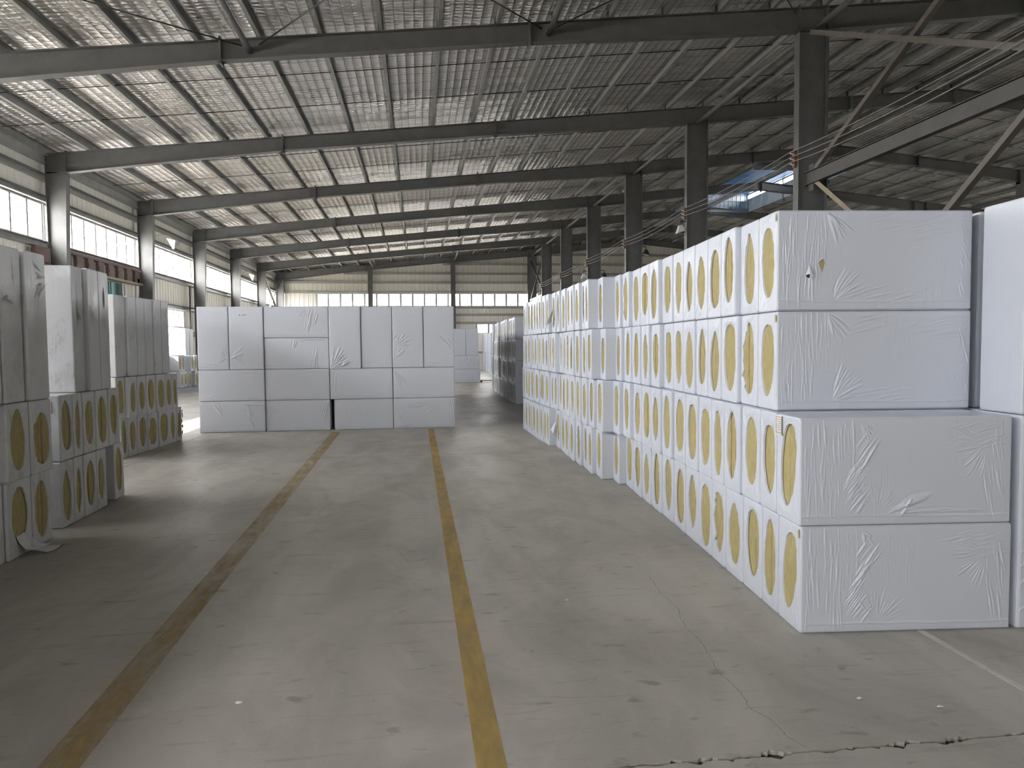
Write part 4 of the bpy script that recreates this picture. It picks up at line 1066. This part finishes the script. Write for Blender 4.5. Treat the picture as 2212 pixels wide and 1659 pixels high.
# ---- scuffed stacks along the window side of the aisle
def left_rows(items, z0, H, group, labels, seed0, holes=True, depth_x=1.2, film=None):
    out = []
    for i, (x, y, T, k) in enumerate(items):
        yaw = -math.atan(k)
        # local frame turned by half a turn: open end faces +x, local y runs back towards the camera
        ex, ey = math.cos(yaw) , math.sin(yaw)
        lx, ly = x - ey * T * 1.0, y + ex * T
        o = bale((x + k * T, y + T - 0.002, z0), depth_x, T - 0.004, H - 0.003, yaw, labels[i], group, seed0 + i * 3, film=film or FILM_DIRTY, hole=holes, flip=True, boards=1 if 'wide smooth oval' in labels[i] else 2 + (i % 3 == 2))
        out.append(o)
    return out
AG, BG, CGp = 'bales of the nearest scuffed stack', 'bales of the middle scuffed stack', 'bales of the farthest scuffed stack'
LEFT = {
 'A1': [(-3.099,5.970,0.384,-0.03),(-3.108,6.354,0.334,-0.03)],
 'A2': [(-3.078,5.970,0.352,-0.03),(-3.077,6.322,0.362,-0.03)],
 'B1': [(-3.191,7.030,0.267,-0.03),(-3.193,7.297,0.197,-0.03),(-3.188,7.494,0.295,-0.03),(-3.195,7.790,0.246,-0.03)],
 'B1b': [(-3.227,8.300,0.275,-0.03)],
 'B2': [(-3.195,7.060,0.274,-0.03),(-3.199,7.334,0.201,-0.03),(-3.197,7.535,0.286,-0.03),(-3.199,7.821,0.319,-0.03),(-3.203,8.140,0.310,-0.03)],
 'B3': [(-3.220,7.450,0.252,-0.03),(-3.185,7.702,0.269,-0.03),(-3.193,7.971,0.258,-0.03)],
 'C1': [(-4.333,11.400,0.231,0.06),(-4.315,11.631,0.315,0.06),(-4.288,11.945,0.356,0.06),(-4.256,12.301,0.374,0.06),(-4.219,12.676,0.440,0.06),(-4.197,13.116,0.300,0.06),(-4.175,13.416,0.237,0.06)],
 'C2': [(-4.301,11.200,0.289,0.06),(-4.237,11.489,0.288,0.06),(-4.217,11.778,0.319,0.06),(-4.190,12.097,0.326,0.06),(-4.149,12.423,0.351,0.06),(-4.125,12.774,0.254,0.06),(-4.105,13.028,0.230,0.06)],
 'C3': [(-4.327,11.300,0.351,0.06),(-4.269,11.651,0.288,0.06),(-4.252,11.939,0.290,0.06),(-4.235,12.229,0.301,0.06),(-4.197,12.530,0.283,0.06),(-4.176,12.813,0.299,0.06)],
}
def ll(n, what): return [what % ordn[i] for i in range(n)]
A1 = [(-3.11, 5.62, 0.345, -0.03)] + LEFT['A1']
la = left_rows(A1, 0.0, 0.6, AG, ['bottom bale of the nearest scuffed stack, cut by the edge of the view', 'bottom bale with torn film trailing on the floor, nearest scuffed stack', 'bottom bale beside the torn one, far end of the nearest scuffed stack'], 3000)
A2 = [(-3.13, 5.60, 0.365, -0.03)] + LEFT['A2']
la2 = left_rows(A2, 0.6, 0.6, AG, ['second-row bale of the nearest scuffed stack, cut by the edge of the view', 'second-row bale with a wide smooth oval, nearest scuffed stack', 'second-row bale with ragged torn oval edge, nearest scuffed stack'], 3100)
A3 = [(-3.09, 5.64, 0.345, -0.03), (-3.087, 5.99, 0.31, -0.03), (-3.075, 6.32, 0.355, -0.03)]
m = MB()  # unseen bales added to shade the near floor, tiers trimmed for that
for i in range(12):
    y = 1.45 + i * 0.345; x = -3.12 - 0.02 * (i % 3)
    for z in (0.0, 0.6): m.box(x - 1.19, x, y, y + 0.338, z, z + 0.596)
    if i > 8: m.box(x - 0.6, x, y, y + 0.338, 1.2, 2.395)
tag(m.obj('stacked_wool_bales', FILM_DIRTY), 'unseen scuffed bales added beyond the nearest stack to shade the floor', 'wool bales', kind='stuff')
def upright(items, z0, group, labels, seed0, dx=0.6):
    out = []
    for i, (x, y, T, k) in enumerate(items):
        o = empty('wool_bale', (x + k * T, y + T - 0.003, z0), PI - math.atan(k), label=labels[i], cat='wool bale', group=group)
        me = film_mesh(dx, T - 0.006, 1.197, None, seed=seed0 + i).mesh('film_wrap', FILM_DIRTY); fix_normals(me)
        link('film_wrap', me, None, o); out.append(o)
    return out
ua = upright(A3, 1.2, AG, ['upright scuffed bale on the nearest stack, cut by the edge of the view', 'upright scuffed bale in the middle on top of the nearest stack', 'upright bale with fanned dark smear, far end of the nearest stack'], 3200)
lb1 = left_rows(LEFT['B1'], 0.0, 0.6, BG, ['bottom bale at the near corner of the middle scuffed stack', 'second bottom bale of the middle scuffed stack', 'third bottom bale of the middle scuffed stack', 'fourth bottom bale of the middle scuffed stack'], 3300)
left_rows(LEFT['B1b'], 0.0, 0.6, BG, ['bottom bale standing proud at the far end of the middle scuffed stack'], 3350)
lb2 = left_rows(LEFT['B2'], 0.6, 0.6, BG, ['second-row bale with a framed paper label, middle scuffed stack', 'second bale of the second row, middle scuffed stack', 'third bale of the second row, middle scuffed stack', 'fourth bale of the second row, middle scuffed stack', 'fifth bale of the second row, far end of the middle scuffed stack'], 3400)
ub = upright(LEFT['B3'], 1.2, BG, ['upright bale with its broad end face to the camera, middle scuffed stack', 'upright bale after the dark gap, middle scuffed stack', 'upright bale with a dark slit tear, far end of the middle scuffed stack'], 3500)
lc1 = left_rows(LEFT['C1'], 0.0, 0.6, CGp, ll(6, '%s bottom bale of the farthest scuffed stack') + ['bottom bale with frayed brown wool at the far end of the farthest scuffed stack'], 3600)
left_rows(LEFT['C2'], 0.6, 0.6, CGp, ll(7, '%s second-row bale of the farthest scuffed stack'), 3700)
upright(LEFT['C3'], 1.2, CGp, ll(6, '%s upright bale on top of the farthest scuffed stack'), 3800)

m = MB(); R = random.Random(21); vs = []
for k in range(14):
    z = 0.06 + 0.036 * k; vs += [(-0.004 - 0.03 * R.random(), 0.005 + 0.012 * R.random(), z), (-0.012 - 0.02 * R.random(), 0.05 + 0.03 * R.random(), z + 0.01)]
m.add(vs, [(2 * k, 2 * k + 1, 2 * k + 3, 2 * k + 2) for k in range(13)]); o = m.obj('frayed_wool', WOOL, lc1[-1]); o['label'] = 'frayed brownish wool edge'
# smears, slit and scraps on these stacks (flat marks on the film)
def smear_on(o, T, marks, mat):
    """thin smear strokes on the +x face (local x = 0)"""
    m = MB()
    for (y, z, ang, ln, wd) in marks:
        c, s = math.cos(ang), math.sin(ang); n = 5
        for i in range(n):
            u0, u1 = i / n - 0.5, (i + 1) / n - 0.5
            w0 = wd * (1 - (2 * u0) ** 2) + 0.0008; w1 = wd * (1 - (2 * u1) ** 2) + 0.0008
            m.add([(-0.0035, y + c * u0 * ln - s * w0, z + s * u0 * ln + c * w0), (-0.0035, y + c * u0 * ln + s * w0, z + s * u0 * ln - c * w0),
                   (-0.0035, y + c * u1 * ln + s * w1, z + s * u1 * ln - c * w1), (-0.0035, y + c * u1 * ln - s * w1, z + s * u1 * ln + c * w1)], [(0, 1, 2, 3)])
    tag(m.obj('smear', mat, o), kind='stuff')
SMEAR = mat_plain('grey_smear', (0.40, 0.38, 0.37), 0.5)
R = random.Random(5)
smear_on(ua[2], 0.35, [(0.10 + R.uniform(-0.03, 0.05), 0.86 + 0.02 * i + R.uniform(-0.02, 0.02), 2.2 + i * 0.13, R.uniform(0.08, 0.2), 0.005) for i in range(12)], SMEAR)
smear_on(ua[1], 0.3, [(0.2, 0.78, 0.2, 0.12, 0.012), (0.24, 0.80, 2.6, 0.08, 0.012), (0.16, 0.77, 0.0, 0.06, 0.01), (0.12, 1.0, 1.5, 0.3, 0.003)], SMEAR)
smear_on(ub[0], 0.25, [(0.14, 0.75, 1.4, 0.16, 0.012), (0.10, 0.72, 1.0, 0.1, 0.012), (0.15, 0.85, 1.55, 0.5, 0.003)], SMEAR)
smear_on(ub[1], 0.27, [(0.2, 0.76, 1.4, 0.2, 0.012), (0.15, 0.74, 1.1, 0.12, 0.012), (0.2, 0.95, 1.55, 0.4, 0.004)], SMEAR)
smear_on(ub[2], 0.26, [(0.13, 0.93, 1.57, 0.24, 0.018)], WOOD)
smear_on(ub[2], 0.26, [(0.12, 0.70, 1.57, 0.22, 0.004), (0.16, 0.72, 1.5, 0.25, 0.003), (0.10, 0.35, 1.3, 0.3, 0.003), (0.06, 0.5, 2.2, 0.2, 0.003), (0.05, 0.25, 0.9, 0.2, 0.003)], SMEAR)
o = lb2[0]; Tb = LEFT['B2'][0][2] - 0.004
m = MB(); m.box(0.06, 0.15, Tb + 0.001, Tb + 0.003, 0.44, 0.54); m.obj('paper_label', FILM_DIRTY, o)
m = MB()
for a, b, c, d in ((0.06, 0.15, 0.44, 0.444), (0.06, 0.15, 0.536, 0.54), (0.06, 0.064, 0.44, 0.54), (0.146, 0.15, 0.44, 0.54), (0.085, 0.125, 0.50, 0.505), (0.085, 0.115, 0.48, 0.485)): m.box(a, b, Tb + 0.003, Tb + 0.004, c, d)
m.obj('label_border', INK, o)
def crumple(o, path, wd, mat, seed, name='torn_film'):
    R = random.Random(seed); m = MB(); n = len(path); rows_ = []
    for p in path:
        rows_.append([(p[0] + R.uniform(-0.015, 0.015), p[1] + (k - 1.5) * wd / 3 + R.uniform(-0.012, 0.012), max(0.003, p[2] + R.uniform(-0.012, 0.02))) for k in range(4)])
    vs = [v for r in rows_ for v in r]; fs = []
    for i in range(n - 1):
        for k in range(3): fs.append((i * 4 + k, i * 4 + k + 1, i * 4 + 5 + k, i * 4 + 4 + k))
    m.add(vs, fs); return m.obj(name, mat, o)
crumple(la[1], [(0.004, 0.16, 0.16), (-0.02, 0.15, 0.10), (-0.05, 0.13, 0.04), (-0.10, 0.10, 0.02), (-0.16, 0.04, 0.015), (-0.20, -0.02, 0.012)], 0.20, FILM_DIRTY, 9)
crumple(la[1], [(-0.03, 0.22, 0.03), (-0.06, 0.12, 0.045), (-0.09, 0.02, 0.03), (-0.11, -0.10, 0.02)], 0.08, FILM_DIRTY, 12)

# ---- farther stacks
FG = 'bales of the shaded far aisle stack'
far_h = []
protos = []
for q in range(5):
    R = random.Random(600 + q); T = 0.33
    o = empty('wool_bale', (0, 0, 0), label='x', cat='wool bale', group=FG)
    me = film_mesh(1.2, T - 0.004, 0.597, rand_hole(T, 0.6, R), seed=600 + q).mesh('film_wrap', FILM); fix_normals(me)
    link('film_wrap', me, None, o)
    m = MB(); m.box(0.016, 1.18, 0.008, T - 0.012, 0.008, 0.589); m.obj('wool_board', WOOL, o)
    protos.append(o)
used = set()
def copy_bale(q, loc, rz, label, group):
    p = protos[q]
    if q in used:
        c = p.copy(); COL.objects.link(c)
        for ch in p.children:
            d = ch.copy(); COL.objects.link(d); d.parent = c
    else:
        c = p; used.add(q)
    c.location = loc; c.rotation_euler = (0, 0, rz); c['label'] = label; c['group'] = group
    return c
R = random.Random(61)
rown = ['bottom', 'second', 'third', 'top']
for r in range(4):
    y = 20.15; drift = 0
    for i in range(20):
        x = 2.63 + 0.012 * i * 0.33 + R.uniform(-0.02, 0.02) - (0.05 if i % 7 > 4 else 0)
        if r == 3 and i >= 14: x += 0.04
        copy_bale(R.randrange(5), (x, y, r * 0.6), 0.0, 'shaded bale, %s from its near end, %s row, far aisle stack' % (ordn[i], rown[r]) if i else 'shaded bale at the near corner of the far aisle stack, %s row' % rown[r], FG)
        y += 0.345
HG = 'standing bales of the dark stack by the gable'
for r in range(2):
    for i in range(15):
        y = 43.7 + i * 0.37; x = 4.25 + R.uniform(-0.03, 0.03)
        o = empty('wool_bale', (x, y, r * 1.2), label='upright bale, %s from near end, %s tier, stack by the gable' % (ordn[i], ['lower', 'upper'][r]) if i else 'upright bale at the near corner of the stack by the gable, %s tier' % ['lower', 'upper'][r], cat='wool bale', group=HG)
        if i == 0 and r == 0: mef = film_mesh(0.6, 0.34, 1.197, None, seed=77).mesh('film_wrap', FILM); fix_normals(mef)
        link('film_wrap', mef, None, o)
WG = 'bales of the small white stack at the end of the aisle'
YW = 33.0
for (x0, x1, z0, z1, lab) in ((1.50, 2.735, 0.0, 0.6, 'bottom bale of the small white stack at the end of the aisle'), (1.50, 2.70, 0.6, 1.2, 'second bale of the small white stack at the end of the aisle'),
                              (1.52, 2.10, 1.2, 2.4, 'upright bale on the small end stack, half hidden by the cross stack'), (2.105, 2.655, 1.2, 2.4, 'upright bale on the aisle-side corner of the small end stack')):
    block('wool_bale', (x0, YW, z0), 0.0, x1 - x0 - 0.006, 0.35, z1 - z0 - 0.003, lab, WG, FILM, int(x0 * 100 + z0 * 10), group_lines(R, 0.5, x1 - x0, 0.15, 0.45, 1.0, 6, 0.1, 0.3, 0.014, 0.014) if z0 < 1 else None, nx=80, nz=50)
m = MB()
for k in range(3): m.box(2.72, 3.42, 33.0 + k * 0.13, 33.11 + k * 0.13, 0.06, 0.085)
m.box(2.74, 2.82, 33.0, 33.37, 0.0, 0.06); m.box(3.30, 3.38, 33.0, 33.37, 0.0, 0.06)
tag(m.obj('wooden_skid', WOOD), 'low dark wooden skid on the floor beside the small end stack', 'skid')

# small sunlit stack under the little window
PG = 'bales of the small stack under the little window'
o = empty('added_slab', (-9.16, 28.5, 0.0), label='added white slab under the small stack, standing in for bright floor', cat='slab')  # white slab added in place of a bright sunlit strip of floor
m = MB(); m.box(0, 1.12, 0, 2.1, 0.0, 0.075); m.obj('sheet', FILM, o)
m = MB(); m.box(0.01, 1.10, 0.01, 2.09, 0.08, 0.15); m.obj('sheet', FILM, o)
zb = 0.155
def small(x, y, z, T, lab, seed, L): return bale((x, y + T - 0.004, z), L, T - 0.006, 0.597, 0.0, lab, PG, seed, film=FILM, flip=True)
for i, (x, y, T) in enumerate(((-8.70, 28.55, 0.40), (-8.69, 28.96, 0.40), (-8.66, 29.37, 0.40), (-8.55, 29.85, 0.42))):
    small(x, y, zb, T, '%s bottom bale of the small stack under the little window' % ordn[i], 4000 + i, 0.43)
for i, (x, y, T) in enumerate(((-8.74, 28.55, 0.34), (-8.74, 28.90, 0.34), (-8.60, 29.5, 0.38), (-8.58, 29.9, 0.38))):
    small(x, y, zb + 0.6, T, '%s middle-row bale of the small stack under the little window' % ordn[i], 4010 + i, 0.42)
block('wool_bale', (-9.02, 28.55, zb + 1.2), 0, 0.55, 0.42, 1.0, 'bright upright bale on top of the small stack, nearer of two', PG, FILM, 4020)
block('wool_bale', (-9.02, 29.0, zb + 1.2), 0, 0.56, 0.44, 0.985, 'upright bale on top of the small stack, farther of two', PG, FILM, 4021)
o = empty('crate', (-8.30, 30.5, 0), label='dark slatted crate on the floor beyond the small stack', cat='crate')
for k in range(4):
    m = MB(); m.box(0, 0.5, 0, 0.02, 0.05 + k * 0.16, 0.18 + k * 0.16); m.obj('slat', WOOD, o)
m = MB(); m.box(0, 0.05, 0.02, 0.5, 0, 0.7); m.box(0.45, 0.5, 0.02, 0.5, 0, 0.7); m.box(0.05, 0.45, 0.48, 0.5, 0.0, 0.7); m.obj('frame', WOOD, o)
m = MB(); m.tube([(-9.0, 31.0, 0), (-9.0, 31.0, 3.1), (-9.0, 31.05, 4.1)], 0.03, 8)
tag(m.obj('conduit_pipe', DARKST, smooth=True), 'dark vertical conduit pipe on the cladding by the little window', 'pipe')
o = empty('wall_pump', (-8.75, 31.4, 0), label='small grey machine on a post by the window wall', cat='machine')
m = MB(); m.box(-0.06, 0.06, -0.06, 0.06, 0, 1.25); m.box(-0.12, 0.12, -0.12, 0.12, 0, 0.02); m.obj('post', DARKST, o)
m = MB(); m.box(-0.12, 0.14, -0.14, 0.14, 1.25, 1.55); m.hexa([(-0.1, -0.1, 1.55), (0.1, -0.1, 1.55), (0.1, 0.1, 1.55), (-0.1, 0.1, 1.55)], [(-0.04, -0.04, 1.75), (0.04, -0.04, 1.75), (0.04, 0.04, 1.75), (-0.04, 0.04, 1.75)]); m.obj('motor', STEEL, o)

# scraps of film on the floor
for i, (x, y, lab) in enumerate(((-0.832, 3.406, 'tiny scrap of white film on the floor between the yellow lines'), (1.954, 3.044, 'tiny white scrap on the concrete in front of the near bale end'), (2.252, 2.923, 'small white scrap on the concrete nearest the joint filler'), (0.906, 4.514, 'tiny white scrap on the aisle floor right of the narrow line'))):
    R = random.Random(900 + i); m = MB(); n = 6
    ring = [(0.018 * math.cos(2 * PI * k / n) * R.uniform(0.5, 1.2), 0.012 * math.sin(2 * PI * k / n) * R.uniform(0.5, 1.2), R.uniform(0.0, 0.006)) for k in range(n)]
    m.add(ring + [(0, 0, 0.011), (0.003, 0.0, 0.0005)], [(k, (k + 1) % n, n) for k in range(n)] + [((k + 1) % n, k, n + 1) for k in range(n)])
    tag(m.obj('film_scrap', WHITE, None, (x, y, 0.0)), lab, 'scrap')

# two trees outside the little window
for i, (tx, ty, hgt) in enumerate(((-20.5, 33.0, 6.0), (-23.5, 40.5, 7.0))):
    o = empty('tree', (tx, ty, -0.08), label=['leafy tree outside the little window, nearer to the wall', 'leafy tree farther out beyond the little window'][i], cat='tree')
    m = MB(); m.tube([(0, 0, 0), (0.05, 0.02, 1.2), (-0.04, 0.05, 2.6), (0.05, 0, hgt - 1.0)], 0.13, 8); m.obj('trunk', BARK, o)
    R = random.Random(70 + i); m = MB()
    for k in range(900):
        a = R.uniform(0, 2 * PI); e = R.uniform(-0.7, 1.0); rr = 1.9 * R.random() ** 0.4
        c = Vector((rr * math.cos(a) * math.cos(e), rr * math.sin(a) * math.cos(e), hgt - 1.8 + rr * math.sin(e) * 1.1))
        u = Vector((R.uniform(-1, 1), R.uniform(-1, 1), R.uniform(-1, 1))).normalized() * 0.13; v = u.orthogonal().normalized() * 0.07
        m.add([c - u, c + v, c + u, c - v], [(0, 1, 2, 3)])
    tag(m.obj('foliage', LEAF, o), kind='stuff')
